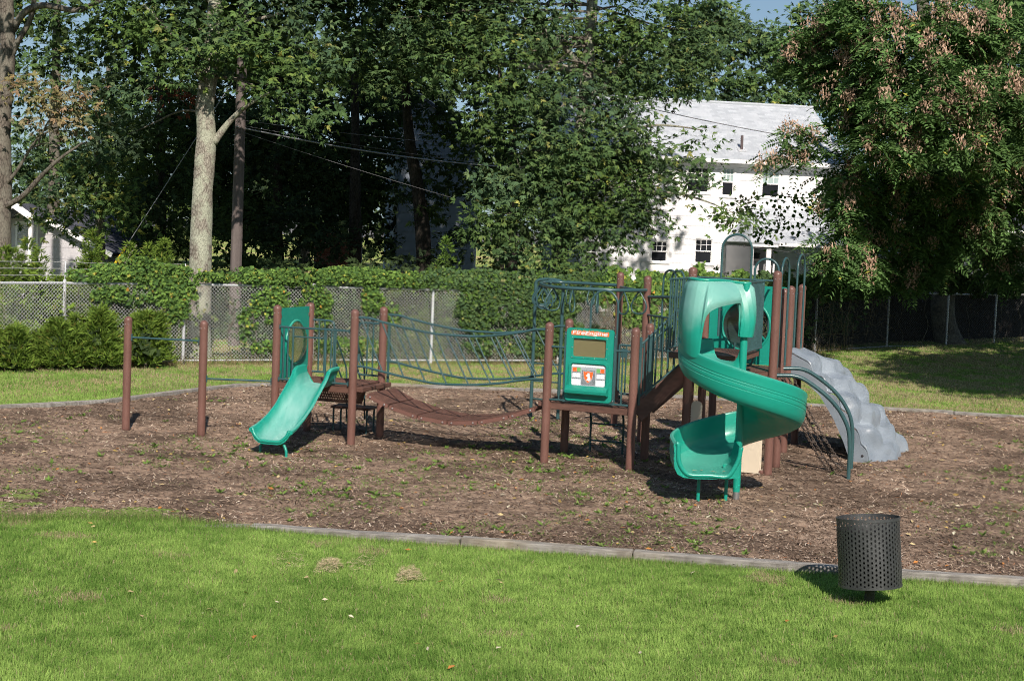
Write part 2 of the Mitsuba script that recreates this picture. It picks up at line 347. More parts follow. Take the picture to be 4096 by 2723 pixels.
def timbers(key, line, lens, label, top, seed):
    r = np.random.default_rng(seed); ls = sg.LineString(line); s = 0; k = 0
    while s < ls.length - .4:
        e = min(s + lens[k % len(lens)], ls.length); a, b = ls.interpolate(s), ls.interpolate(e - .012)
        dz = r.uniform(-.012, .012); w = .15
        sink = lambda X: -.085 * float(1 / (1 + np.exp((X + 2.9) * 2.5))) if key == 'timber_edging' else 0.0
        a3, b3 = np.array([a.x, a.y, top + dz - .075 + sink(a.x)]), np.array([b.x, b.y, top + dz + r.uniform(-.01, .01) - .075 + sink(b.x)])
        m = trimesh.Trimesh(*beam(a3, b3, w, .15, .012), process=True)
        m = m.subdivide_to_size(.35, max_iter=3) if True else m
        v = np.array(m.vertices); v += (meshkit.noise(v * 7, seed)[:, None] - .5) * [.012, .012, .014]
        put(key + '__timber', (v, np.array(m.faces)), M_TIMBER, 35)
        s = e; k += 1
    thing(key, label, 'timber edging')
timbers('timber_edging', FRONT, [2.44, 2.1, 2.44, 2.44, 1.9], 'weathered grey timber edging along the near side of the mulch, beside the front lawn', .045, 3)
timbers('timber_edging_001', BACK, [2.44, 2.44, 1.7], 'weathered grey timber edging along the far side of the mulch, before the fence', .05, 4)

# mulch chips: many small flat splinters lying every way
def chips():
    r = np.random.default_rng(21); n = 150000
    y = 16 + 19 * r.random(n) ** 1.45; x = r.uniform(-1, 1, n) * (y * .36 + 1.0)
    import shapely
    ok = shapely.contains_xy(AREA.buffer(-.06), x, y); x, y = x[ok], y[ok]; n = len(x)
    l = r.uniform(.010, .034, n) * (1 + .02 * (y - 16)); big = r.random(n) < .02; l[big] *= 2.0
    w = r.uniform(.003, .008, n) * (1 + .02 * (y - 16)); a = r.uniform(0, np.pi, n); ti = r.normal(0, .3, n); ro = r.normal(0, .35, n)
    d = np.stack([np.cos(a) * np.cos(ti), np.sin(a) * np.cos(ti), np.sin(ti)], 1); s = np.stack([-np.sin(a) * np.cos(ro), np.cos(a) * np.cos(ro), np.sin(ro)], 1)
    c = np.stack([x, y, zmulch(x, y) + .006 + .012 * r.random(n)], 1)
    v = np.stack([c - d * l[:, None] - s * w[:, None] * .6, c - d * l[:, None] * .8 + s * w[:, None], c + d * l[:, None] + s * w[:, None] * .5, c + d * l[:, None] * .9 - s * w[:, None]], 1)
    k = r.random(n); pal = np.array([[.066, .045, .034], [.17, .120, .088], [.31, .230, .170], [.43, .340, .260], [.56, .48, .39], [.36, .17, .09]])
    pick = np.searchsorted([.30, .58, .82, .95, .988, 1.0], k); col = pal[pick] * r.uniform(.75, 1.25, (n, 1))
    dk = meshkit.fbm(np.stack([x * 1.1, y * 1.1, 0 * x], 1), 4, 5); col *= (.72 + .4 * np.clip((dk - .3) / .3, 0, 1))[:, None]
    f = (np.arange(n) * 4)[:, None, None] + np.array([[0, 2, 1], [0, 3, 2]])
    return v.reshape(-1, 3), f.reshape(-1, 3), np.repeat(col, 4, 0)
v, f, c = chips(); put('wood_chips', (v, f), M_CHIP, False, color=c, kind='stuff')

# ------------------------------------------------------------------ play structure
PS = 'play_structure'
thing(PS, 'brown and green playground climbing structure with slides and a sagging bridge, standing on the mulch', 'play structure')
def P(part): return f'{PS}__{part}'
POSTS = dict(P1=(-6.09, 25.15, 1.83), P2=(-4.85, 24.95, 1.83), P3=(-3.70, 24.95, 2.12), P4=(-3.33, 26.1, 2.12), P5=(-2.44, 24.54, 2.12), P6=(-2.09, 25.7, 2.12),
             P7=(.55, 23.54, 2.1), P8=(.88, 24.66, 2.1), P9=(1.79, 23.03, 2.1), P10=(2.10, 24.25, 2.1), T1=(1.89, 28.4, 2.77), T2=(2.22, 26.5, 2.77),
             T3=(3.82, 23.13, 3.0), T4=(2.63, 23.5, 3.0), T5=(4.47, 25.66, 2.72), T6=(4.11, 24.15, 2.72), T7=(4.88, 26.95, 2.72), T8=(3.0, 24.75, 2.72), T9=(3.37, 26.3, 2.6), T0=(2.82, 24.85, 1.45))
q = {k: np.array([x, y, 0.0]) for k, (x, y, h) in POSTS.items()}
def up(k, z): return q[k] + [0, 0, z]
def post(k):
    x, y, h = POSTS[k]; r = .0635
    pr = [(0.001, -.3), (r, -.3), (r, h - .105), (r - .002, h - .100), (r + .0025, h - .099), (r + .003, h - .062)]
    pr += [((r + .003) * math.cos(a), h - .062 + .062 * math.sin(a)) for a in np.linspace(.15, 1.55, 8)] + [(.0005, h)]
    key = put(P('post'), lathe(pr, 22, (x, y, 0)), M_POST, 40)
    m = MB()
    for a in (-1.9, -.9): m.add(*lathe([(.0, .006), (.006, .006), (.007, .001), (.007, -.004)], 6))
    m = MB()
    for a in (-2.1, -1.2):
        m.mesh(trimesh.creation.icosphere(1, .0075).apply_translation([x + (r + .002) * math.cos(a), y + (r + .002) * math.sin(a), h - .125]))
    put(key + '__rivet', m, M_STEEL, True)
for k in POSTS: post(k)

def deck(A, B, C, D, z, name='deck', halves=2, fas=.10, plate_only=False, hole=.0125, pitch=.040):
    """Perforated metal deck between four posts with a folded skirt."""
    A, B, C, D = [np.array([p[0], p[1], 0.0]) for p in (A, B, C, D)]
    w, d = np.linalg.norm(B - A), np.linalg.norm(D - A)
    key = None
    n_in = 0
    for k in range(halves):
        x0, x1 = w * k / halves + (.004 if k else 0), w * (k + 1) / halves - (.004 if k < halves - 1 else 0)
        mar = .055; nx, ny = int((x1 - x0 - 2 * mar) / pitch), int((d - 2 * mar) / pitch); holes = []
        for i in range(nx):
            for j in range(ny):
                cx = x0 + (x1 - x0) / 2 + (i - (nx - 1) / 2) * pitch; cy = d / 2 + (j - (ny - 1) / 2) * pitch
                holes.append([(cx + hole * math.cos(t), cy + hole * math.sin(t)) for t in -np.arange(6) * math.pi / 3])
        v, f = extr(sg.Polygon([(x0, 0), (x1, 0), (x1, d), (x0, d)], holes), .006)
        s, t = v[:, 0:1] / w, v[:, 1:2] / d
        pos = (A * (1 - s) + B * s) * (1 - t) + (D * (1 - s) + C * s) * t
        pos[:, 2] = z - .006 + v[:, 2]
        if key is None: key = name; 
        put(f'{key}__panel', (pos, f), M_DECK, False)
    if plate_only: return key
    cen = (A + B + C + D) / 4
    for a, b in ((A, B), (B, C), (C, D), (D, A)):
        ins = cen - (a + b) / 2; ins /= np.linalg.norm(ins); dd = (b - a) / np.linalg.norm(b - a)
        m = beam(a + ins * .02 + dd * .03 + [0, 0, z - .008 - fas / 2], b + ins * .02 - dd * .03 + [0, 0, z - .008 - fas / 2], .035, fas, .006)
        put(f'{key}__skirt', m, M_DECK, 30)
    return key
def grow(A, B, C, D, e):
    c = (A + B + C + D) / 4
    return [p + (p - c) / np.linalg.norm(p - c) * e for p in (A, B, C, D)]
decks = {}
def mkdeck(A, B, C, D, z, **k):
    key = P('deck'); n = _count.get('deckno', 0); _count['deckno'] = n + 1
    key = key if n == 0 else f'{key}_{n:03d}'
    return deck(A, B, C, D, z, key, **k)
Z1, Z2, Z3 = .914, 1.52, 1.83
mkdeck(q['P3'], q['P5'], q['P6'], q['P4'], Z1)
mkdeck(q['P7'], q['P9'], q['P10'], q['P8'], Z1)
mkdeck(q['T4'], q['T3'], q['T6'], q['T8'], Z2)
T10 = q['T9'] + q['T7'] - q['T5']
mkdeck(q['T9'], q['T5'], q['T7'], T10, Z2)
S_A, S_B = L(2.02, -.92), L(3.04, -.92)
mkdeck(S_A, S_B, L(3.04, .56), L(2.02, .56), Z3, halves=1, fas=.07)

R1, R2, R3 = .0165, .0125, .03      # rail, baluster, big pipe radii
def rail(key, pts, r=R1, rad=.0, n=8, lab=None):
    p = roundpath(pts, rad) if rad else np.asarray(pts, float)
    put(key, tube(p, r, n), M_TUBE, 50, label=lab)
def bolts(key, pts, r=.011):
    for p in pts: put(key, MB().mesh(trimesh.creation.icosphere(1, r).apply_translation(p)), M_STEEL, True)
def sub(part):
    key = P(part); n = _count.get('sub' + key, 0); _count['sub' + key] = n + 1
    return key if n == 0 else f'{key}_{n:03d}'

# chin-up bars
for a, b, z in (('P1', 'P2', 1.50), ('P2', 'P3', .91)):
    k = sub('pull_up_bar'); d = (q[b] - q[a]) / np.linalg.norm(q[b] - q[a])
    put(k, tube([up(a, z) + d * .05, up(b, z) - d * .05], .0165, 10), M_TUBE, 50)
    m = MB().add(*obox(up(a, z) + d * .068, [d, np.cross([0, 0, 1], d), EZ], (.008, .03, .055), .006)); m.add(*obox(up(b, z) - d * .068, [d, np.cross([0, 0, 1], d), EZ], (.008, .03, .055), .006))
    put(k + '__bracket', m, M_TUBE, 30)

# left deck: bubble panel on the left side
def plane_panel(key, A, B, z0, z1, poly, th, M, lab=None, off=0.0):
    """A sheet cut from a shapely outline in (along, z) between two posts."""
    A, B = np.asarray(A, float), np.asarray(B, float); d = (B - A) / np.linalg.norm(B - A); nrm = np.cross(d, [0, 0, 1])
    put(key, xf(extr(poly, th), A + nrm * off, d, [0, 0, 1], nrm), M, 35, label=lab)
    return d, nrm
k = sub('bubble_panel'); A, B = q['P3'], q['P4']; w = np.linalg.norm(B - A); cy = 1.50
circ = sg.Point(w * .53, cy).buffer(.33, quad_segs=16)
d, nr = plane_panel(k + '__board', A, B, 0, 0, sg.box(.085, .94, w - .085, 2.06).difference(circ), .022, M_PANEL, 'green board with a round opening')
c0 = A + d * w * .53 + nr * .022 + [0, 0, cy]
ring = [c0 + .345 * (math.cos(t) * d + math.sin(t) * EZ) for t in np.arange(40) * 2 * np.pi / 40]
put(k + '__ring', tube(ring, .022, 8, closed=True), M_PLAS, True)
sph = trimesh.creation.icosphere(2, .36); vv = np.array(sph.vertices); fo = np.array(sph.faces)
keep = (vv[fo].mean(1)[:, 2] > .12)
lens_v = vv * [1, 1, .62]; g = fo[keep]; u_, inv = np.unique(g, return_inverse=True)
lv = lens_v[u_]; lv[:, 2] -= .07
outer = xf((lv, inv.reshape(-1, 3)), c0, d, EZ, nr)
inner = xf((lv * [.97, .97, .93], inv.reshape(-1, 3)[:, ::-1]), c0, d, EZ, nr)
put(k + '__bubble', MB().add(*outer).add(*inner), M_BUBBLE, False, label='clear faceted bubble window')
for z in (1.05, 1.93):
    for a in ('P3', 'P4'):
        s = 1 if a == 'P3' else -1
        put(k + '__bracket', obox(up(a, z) + d * s * .085, [d, nr, EZ], (.022, .03, .03), .006), M_POST, 30)

# left deck: front railing with the slide opening
k = sub('railing'); labels[k] = {'label': 'dark green railing round the straight slide'}
A, B = q['P3'], q['P5']; d = (B - A) / np.linalg.norm(B - A); w = np.linalg.norm(B - A); nf = np.cross(d, [0, 0, 1])
fr = lambda s, z: A + d * s + nf * .03 + [0, 0, z]
zt, zb = 1.78, .955
rail(k + '__rail', [fr(.06, zt), fr(w - .06, zt)]); rail(k + '__rail', [fr(.305, zt - .14), fr(.855, zt - .14)], .012)
rail(k + '__rail', [fr(.06, zb), fr(.31, zb)]); rail(k + '__rail', [fr(.85, zb), fr(w - .06, zb)])
for s in (.14, .215): rail(k + '__baluster', [fr(s, zb), fr(s, zt)], R2)
for s in (.955, 1.03): rail(k + '__baluster', [fr(s, zb), fr(s, zt)], R2)
for s in (.30, .86): rail(k + '__stile', [fr(s, zb), fr(s, zt)], .0165)
for a, s in (('P3', .068), ('P5', w - .068)):
    for z in (zt, zb): put(k + '__bracket', obox(fr(s, z), [d, nf, EZ], (.006, .022, .035), .004), M_TUBE, 30)
# left deck: two curved rails at its back, with hand loops and a low step
A, B = q['P4'], q['P6']; d = (B - A) / np.linalg.norm(B - A); w = np.linalg.norm(B - A); nb = -np.cross(d, [0, 0, 1])
for side in (0, 1):
    k = sub('corner_railing'); s = lambda x: (x if side == 0 else w - x)
    f2 = lambda x, z: A + d * s(x) + [0, 0, z]
    rail(k + '__rail', [f2(.05, 1.84), f2(.44, 1.84), f2(.44, .99), f2(.05, .99)], rad=.11)
    for x in (.17, .27): rail(k + '__baluster', [f2(x, .99), f2(x, 1.84)], R2)
    rail(k + '__rail', [f2(.47, .95), f2(.47, 1.50), f2(.47, 1.53) + nb * .05, f2(.49, 1.05) + nb * .42, f2(.49, .20) + nb * .50], .0145, .08)
    rail(k + '__rail', [f2(.47, .98) + nb * .0, f2(.47, 1.16) + nb * .03, f2(.49, .72) + nb * .40], .0145, .06)
k = sub('access_step')
sc = A + d * w * .5 + nb * .42
put(k + '__tread', obox(sc + [0, 0, .40], [d, nb, EZ], (.34, .20, .022), .008), M_DECK, 30)
for sx in (-.3, .3):
    for sy in (-.15, .15): rail(k + '__leg', [sc + d * sx + nb * sy + [0, 0, -.1], sc + d * sx + nb * sy + [0, 0, .38]], .016)
# perforated board below the deck
k = sub('under_deck_board')
hol = [sg.Point(.17 + .042 * i + (.021 if j % 2 else 0), .06 + .042 * j).buffer(.013, quad_segs=2) for i in range(19) for j in range(3)]
bd = so.unary_union([sg.Polygon([(.0, .26), (w * .86, .26), (w * .80, .0), (.14, .0)])]).difference(so.unary_union(hol))
put(k, xf(extr(bd, .02), A + d * .07 - nb * .35 + [0, 0, .55], d, [0, 0, 1], nb), M_DECK, False)

# straight slide
def straight_slide():
    k = sub('straight_slide'); labels[k] = {'label': 'short straight green plastic slide with faded bed'}
    uc, ue = -3.72, -3.60
    prof = PchipInterpolator([0, .28, .45, .70, .97, 1.23, 1.55, 1.80, 1.98], [.930, .922, .900, .800, .645, .480, .330, .258, .24])
    rings = []
    for s in np.r_[np.linspace(0, .3, 10), np.linspace(.33, 1.88, 40)]:
        v = .03 - s; z = float(prof(s)); u = uc + (ue - uc) * s / 1.98
        sl = math.atan(float(prof.derivative()(s))); nrm = np.array([0, math.sin(-sl), math.cos(sl)])      # (u, v, z) upward normal of the bed
        hw = .165 + .035 * smooth01((s - 1.2) / .8); wl = .185 + .095 * smooth01((.75 - s) / .4) - .025 * smooth01((s - 1.6) / .4)
        sec = [(-hw, .03), (-hw + .035, .006), (-hw + .09, 0), (0, -.004), (hw - .09, 0), (hw - .035, .006), (hw, .03), (hw + .07, wl * .6), (hw + .092, wl - .012), (hw + .104, wl), (hw + .142, wl), (hw + .156, wl - .015), (hw + .152, wl - .050),
               (hw + .130, wl - .056), (hw + .105, wl * .5), (hw + .096, wl * .44), (hw + .097, wl * .38), (hw + .05, .0), (hw - .02, -.045), (hw - .08, -.055), (-hw + .08, -.055), (-hw + .02, -.045), (-hw - .05, .0), (-hw - .097, wl * .38), (-hw - .096, wl * .44), (-hw - .105, wl * .5), (-hw - .130, wl - .056),
               (-hw - .152, wl - .050), (-hw - .156, wl - .015), (-hw - .142, wl), (-hw - .104, wl), (-hw - .092, wl - .012), (-hw - .07, wl * .6)]
        rings.append([L(u + a, v + b * nrm[1] * -1 * -1, z + b * nrm[2]) for a, b in sec]); last = sec
    v, f = sweep(np.array(rings)[:, ::-1])
    m = MB().add(v, f)
    for e, fl in ((0, 1), (-1, 0)):
        cv, cf = polycap(np.array(rings[e]), last); m.add(cv, cf if not fl else cf[:, ::-1])
    put(k + '__chute', m, M_SLIDE, 40)
    lip = [np.array(p) for p in np.array(rings[-1])[[9, 8, 7, 6, 5, 4, 3, 2, 1, 0, 32, 31, 30]]]
    put(k + '__lip', tube(smoothpath(np.array(lip) + [0, 0, -.012], 50), .026, 8), M_PLAS, True)
    for uu, vv in ((-3.90, -1.58), (-3.36, -1.80)):
        put(k + '__leg', tube(roundpath([L(uu, vv, -.1), L(uu, vv, .12), L(uu + (.06 if uu < -3.6 else -.06), vv + .02, .20)], .06), .021, 10), M_PLAS, 50)
def smooth01(t): t = np.clip(t, 0, 1); return t * t * (3 - 2 * t)
straight_slide()

# sagging bridge between the two low decks
def bridge():
    k = sub('bridge'); labels[k] = {'label': 'sagging brown plank bridge with green handrails'}
    pts = [(1471.5, 1570), (1558, 1617), (1672, 1659), (1790, 1681), (1910, 1680), (2032, 1658), (2136, 1626)]
    us = []
    for x, y in pts:
        u, z = uz(x, y, .12); us.append((u, z))
    for i in range(6):
        (u0, z0), (u1, z1) = us[i], us[i + 1]; a = math.atan2(z1 - z0, u1 - u0); l = math.hypot(u1 - u0, z1 - z0) - .03
        cu, cz = (u0 + u1) / 2, (z0 + z1) / 2
        ax = EU * math.cos(a) + EZ * math.sin(a); az = -EU * math.sin(a) + EZ * math.cos(a)
        nx, ny = int((l - .08) / .034), int(.93 / .034)
        holes = [[(xx + .0095 * math.cos(t), yy + .0095 * math.sin(t)) for t in -np.arange(6) * math.pi / 3] for xx in (np.arange(nx) - (nx - 1) / 2) * .034 for yy in .52 + (np.arange(ny) - (ny - 1) / 2) * .034]
        v, f = extr(sg.Polygon([(-l / 2, 0), (l / 2, 0), (l / 2, 1.04), (-l / 2, 1.04)], holes), .006)
        o = L(cu, .10, cz)
        put(k + '__plank', xf((v, f), o - az * .006, ax, EV, az), M_DECK, False)
        sk = MB()
        for vv in (.018, 1.022): sk.add(*obox(o + EV * vv - az * .040, [ax, EV, az], (l / 2 + .008, .016, .032), .004))
        for s in (-1, 1): sk.add(*obox(o + EV * .52 + ax * s * (l / 2 - .012) - az * .032, [ax, EV, az], (.010, .48, .024)))
        put(k + '__plank_frame', sk, M_POST, 30)
        bolts(k + '__bolt', [o - az * .040 + ax * s * (l / 2 - .055) - EV * .004 for s in (-1, 1)], .016)
    # handrails
    def r2d(pix, v): return [uz(x, y, v) for x, y in pix]
    Z = lambda a: 1400 + a / 2.376; Zy = lambda a: 1200 + a / 2.376
    top = r2d([(Z(a), Zy(b)) for a, b in ((85, 166), (195, 171), (330, 210), (600, 278), (850, 325), (1100, 342), (1400, 330), (1600, 302), (1745, 275), (1848, 280))], 0)
    low = r2d([(Z(a), Zy(b)) for a, b in ((78, 628), (155, 635), (330, 680), (600, 748), (850, 796), (1100, 805), (1400, 788), (1600, 758), (1740, 748), (1832, 752))], 0)
    u0, u1 = -3.15, 0.0
    def fit(pl):
        u = np.array([a for a, b in pl]); z = np.array([b for a, b in pl]); u = u0 + (u - u[0]) / (u[-1] - u[0]) * (u1 - u0)
        return PchipInterpolator(u, z)
    tf, lf = fit(top), fit(low)
    for side, v in ((0, 0.0), (1, 1.16)):
        kk = k
        us_ = np.linspace(u0 + .06, u1 - .06, 40); vj = lambda u: v
        rail(kk + '__handrail', [L(u, vj(u), float(tf(u))) for u in us_], .0185); rail(kk + '__handrail', [L(u, vj(u), float(lf(u))) for u in us_], .0185)
        for ub in np.arange(u0 + .13, u1 + .1, .355):
            ut = ub - .395; a, b = (ut, float(tf(np.clip(ut, u0, u1)))), (ub, float(lf(np.clip(ub, u0, u1))))
            if ut < u0 + .05: s = (u0 + .05 - ut) / (ub - ut); a = (u0 + .05, a[1] + (b[1] - a[1]) * s)
            if ub > u1 - .05: s = (u1 - .05 - ut) / (ub - ut); b = (u1 - .05, a[1] + (b[1] - a[1]) * s)
            if b[0] - a[0] > .04: rail(kk + '__baluster', [L(a[0], v, a[1]), L(b[0], v, b[1])], R2)
        for u in (u0, u1):
            put(kk + '__upright', obox(L(u + (.08 if u == u0 else -.08), v, 1.37), [EU, EV, EZ], (.02, .012, .47 if side else .06), .006), M_TUBE, 30)
    for u, s in ((u0 + .09, 1), (u1 - .09, -1)):
        put(k + '__hinge', obox(L(u, .60, Z1 - .045), [EU, EV, EZ], (.055, .56, .035), .006), M_DECK, 30)
bridge()

# low right deck: activity panel between P7 and P9
def fire_panel():
    A, B = q['P7'], q['P9']; d = (B - A) / np.linalg.norm(B - A); w = np.linalg.norm(B - A); nf = np.cross(d, [0, 0, 1])
    k = sub('panel_railing'); fr = lambda s, z, o=.03: A + d * s + nf * o + [0, 0, z]
    rail(k + '__rail', [fr(.06, .955), fr(w - .06, .955)], .0165)
    for s0, s1 in ((.06, .30), (w - .32, w - .06)): rail(k + '__rail', [fr(s0, 1.74), fr(s1, 1.74)], .0165)
    for s in (.20, w - .17): rail(k + '__baluster', [fr(s, .955), fr(s, 1.74)], R2)
    for s in (.28, w - .29): put(k + '__stile', obox(fr(s, 1.455, .03), [d, nf, EZ], (.021, .018, .52), .006), M_TUBE, 30)
    bolts(k + '__bolt', [fr(s, z, .052) for s in (.28, w - .29) for z in (1.0, 1.94)], .010)
    k = sub('activity_panel'); labels[k] = {'label': 'green activity panel shaped like the front of a fire engine'}
    x0, x1, z0, z1 = .30, w - .31, .97, 2.04; W = x1 - x0; H = z1 - z0
    def pp(key, poly, th, M, off, lab=None, sm=35):
        return put(key, xf(extr(poly, th), fr(x0, z0, off), d, [0, 0, 1], nf), M, sm, label=lab)
    win = rrect(.145 * W, .61 * H, .855 * W, .865 * H, .03)
    pp(k + '__board', rrect(0, 0, W, H, .05, 6).difference(win), .045, M_PANEL, .02)
    pp(k + '__window', win.buffer(.012), .006, M_SMOKE, .030, 'smoky brown window pane')
    fr_w = rrect(.115 * W, .585 * H, .885 * W, .885 * H, .03)
    pp(k + '__window_frame', fr_w.difference(win.buffer(-.004)), .010, M_PANEL, .0655)
    wb = [fr(x0 + a * W, z0 + b * H, .078) for a, b in ((.135, .60), (.38, .597), (.62, .597), (.865, .60), (.128, .735), (.872, .735), (.135, .873), (.38, .873), (.62, .873), (.865, .873))]
    bolts(k + '__bolt', wb, .0085)
    # steering wheel behind the pane
    wc = fr(x0 + .52 * W, z0 + .55 * H, -.16); m = MB().add(*tube([wc + .17 * (math.cos(t) * d + math.sin(t) * EZ) for t in np.arange(28) * 2 * np.pi / 28], .016, 7, closed=True))
    for t in (.5, 2.6, 4.7): m.add(*tube([wc, wc + .165 * (math.cos(t) * d + math.sin(t) * EZ)], .012, 6))
    m.add(*tube([wc, wc - nf * -.14], .016, 7)); put(k + '__steering_wheel', m, M_BLK, True)
    # the raised dashboard moulding: arched frame and shelf
    fo_ = so.unary_union([rrect(.075 * W, .17 * H, .925 * W, .56 * H, .07, 6), sg.box(.06 * W, .15 * H, .94 * W, .25 * H)]); fi = rrect(.125 * W, .205 * H, .875 * W, .515 * H, .045, 6)
    st = MB()
    for j, (e, h0, h1) in enumerate(((0, .064, .085), (-.012, .085, .098), (-.024, .098, .104))):
        st.add(*xf(extr(fo_.buffer(e).difference(fi.buffer(.004 * j)), h1 - h0 + .001), fr(x0, z0, h0), d, [0, 0, 1], nf))
    put(k + '__moulding', st, M_PANEL, 35)
    sh = [(.0, .0), (.0, .115), (.012, .135), (.035, .14), (.115, .10), (.128, .07), (.12, .03), (.10, .012)]
    v, f = extr(sg.Polygon([(a, b) for a, b in sh]), .88 * W)
    put(k + '__shelf', xf((v, f), fr(x0 + .06 * W, z0 + .085 * H, .062), nf, [0, 0, 1], d), M_PANEL, 30)
    # printed dashboard
    pk = k + '__dashboard'
    pp(pk, fi.buffer(-.008), .005, M_PGREY, .066, 'printed truck grille with lights and badge')
    fx = lambda a: .125 * W + a * .75 * W; fz = lambda b: .205 * H + b * .31 * H
    def dec(x0_, z0_, x1_, z1_, M, lay=0, key='print'):
        g = sg.box(fx(x0_), fz(z0_), fx(x1_), fz(z1_)).intersection(fi.buffer(-.010)); 
        if not g.is_empty: pp(f'{pk}', g, .002 + .0012 * lay, M, .0710)
    dec(.03, .86, .97, .97, M_WHITE)
    for a, b, M in ((.05, .165, M_ORANGE), (.175, .275, M_PGREEN), (.725, .825, M_PGREEN), (.835, .95, M_ORANGE)): dec(a, .64, b, .82, M)
    for a in (.05, .165, .735, .85): dec(a, .39, a + .105, .58, M_WHITE)
    for a, b in ((.03, .285), (.715, .97)): dec(a, .05, b, .31, M_WHITE)
    for a, b in ((.03, .285), (.715, .97)): dec(a, .60, b, .62, M_PBLK); dec(a, .335, b, .352, M_PBLK)
    for j in range(13): a = .318 + j * .0295; dec(a, .07, a + .014, .73, M_PBLK)
    # shield badge and the sitting dog's outline in pale print
    sx, sz = fx(.5), fz(.44); sd = [(-.075, .075), (-.04, .070), (0, .080), (.04, .070), (.075, .075), (.070, .02), (.055, -.03), (.03, -.065), (0, -.09), (-.03, -.065), (-.055, -.03), (-.070, .02)]
    S = sg.Polygon([(sx + a, sz + b) for a, b in sd])
    pp(pk, S.buffer(.008), .0052, M_PGREY, .0712); pp(pk, S, .0064, M_ORANGE, .0712)
    dog = sg.Polygon([(sx + a, sz + b) for a, b in ((-.012, .045), (.012, .050), (.022, .035), (.022, .010), (.034, -.02), (.036, -.05), (.012, -.062), (-.004, -.052), (-.022, -.055), (-.028, -.046), (-.012, -.036), (-.006, -.006), (-.014, .006), (-.032, .010), (-.034, .020), (-.018, .026))]).buffer(.002)
    pp(pk, dog, .0076, M_WHITE, .0712)
    hat = sg.Polygon([(sx + a, sz + b) for a, b in ((-.018, .046), (-.004, .060), (.018, .060), (.026, .040), (.034, .030), (.030, .048))]); pp(pk, hat, .0078, M_PGREY, .0712)
    # the name plate: flames behind slanted white letters
    r = np.random.default_rng(4); fl = [(.05, 0), (.97, 0)]; xx = .97
    base = [(.10 * W, .905 * H), (.90 * W, .905 * H)]; tops = []
    for j, t in enumerate(np.linspace(.90, .10, 41)): tops.append((t * W, (.955 + (.022 if j % 2 else .0) * r.uniform(.4, 1.5)) * H))
    pp(k + '__name_plate', sg.Polygon(base + tops).buffer(0), .003, M_ORANGE, .0665, 'white lettering over orange flames')
    tm = meshkit.text_mesh('FireEngine', .050, .003, bold=True); tv = np.array(tm.vertices); tv[:, 0] *= .74 * W / np.ptp(tv[:, 0]); tv[:, 0] += .20 * tv[:, 1]
    tv[:, 0] += .125 * W - tv[:, 0].min(); tv[:, 1] += .915 * H
    put(k + '__name_plate', xf((tv, np.array(tm.faces)), fr(x0, z0, .0692), d, [0, 0, 1], nf), M_WHITE, False)
fire_panel()

# low right deck: hand loop and ladder at the back, barrier to its right
A, B = q['P8'], q['P10']; d = (B - A) / np.linalg.norm(B - A); w = np.linalg.norm(B - A); nb = -np.cross(d, [0, 0, 1])
k = sub('ladder_loop')
lb = lambda s, z, o=0: A + d * s + nb * o + [0, 0, z]
arch = [lb(.34, .95), lb(.34, 2.30)] + [lb(.555 - .215 * math.cos(t), 2.33 + .235 * math.sin(t)) for t in np.linspace(.15, math.pi - .15, 14)] + [lb(.77, 2.30), lb(.77, .95)]
rail(k, arch, .0165, n=10)
k = sub('ladder')
for s in (.30, .83): rail(k + '__leg', [lb(s, -.1, .42), lb(s, .55, .42), lb(s, .95, .06)], .018, .1)
for z, o in ((.18, .42), (.45, .42), (.70, .28)): rail(k + '__rung', [lb(.30, z, o), lb(.83, z, o)], .0145)
k = sub('corner_railing')
rail(k + '__rail', [lb(.82, 1.74), lb(w - .06, 1.74)]); rail(k + '__rail', [lb(.82, 1.74), lb(.82, .99), lb(w - .06, .99)], rad=.1)
for s in (.93, 1.04): rail(k + '__baluster', [lb(s, .99), lb(s, 1.74)], R2)
put(k + '__plate', obox(lb(.90, 1.62, -.01), [d, nb, EZ], (.05, .006, .07), .004), M_TUBE, 30)

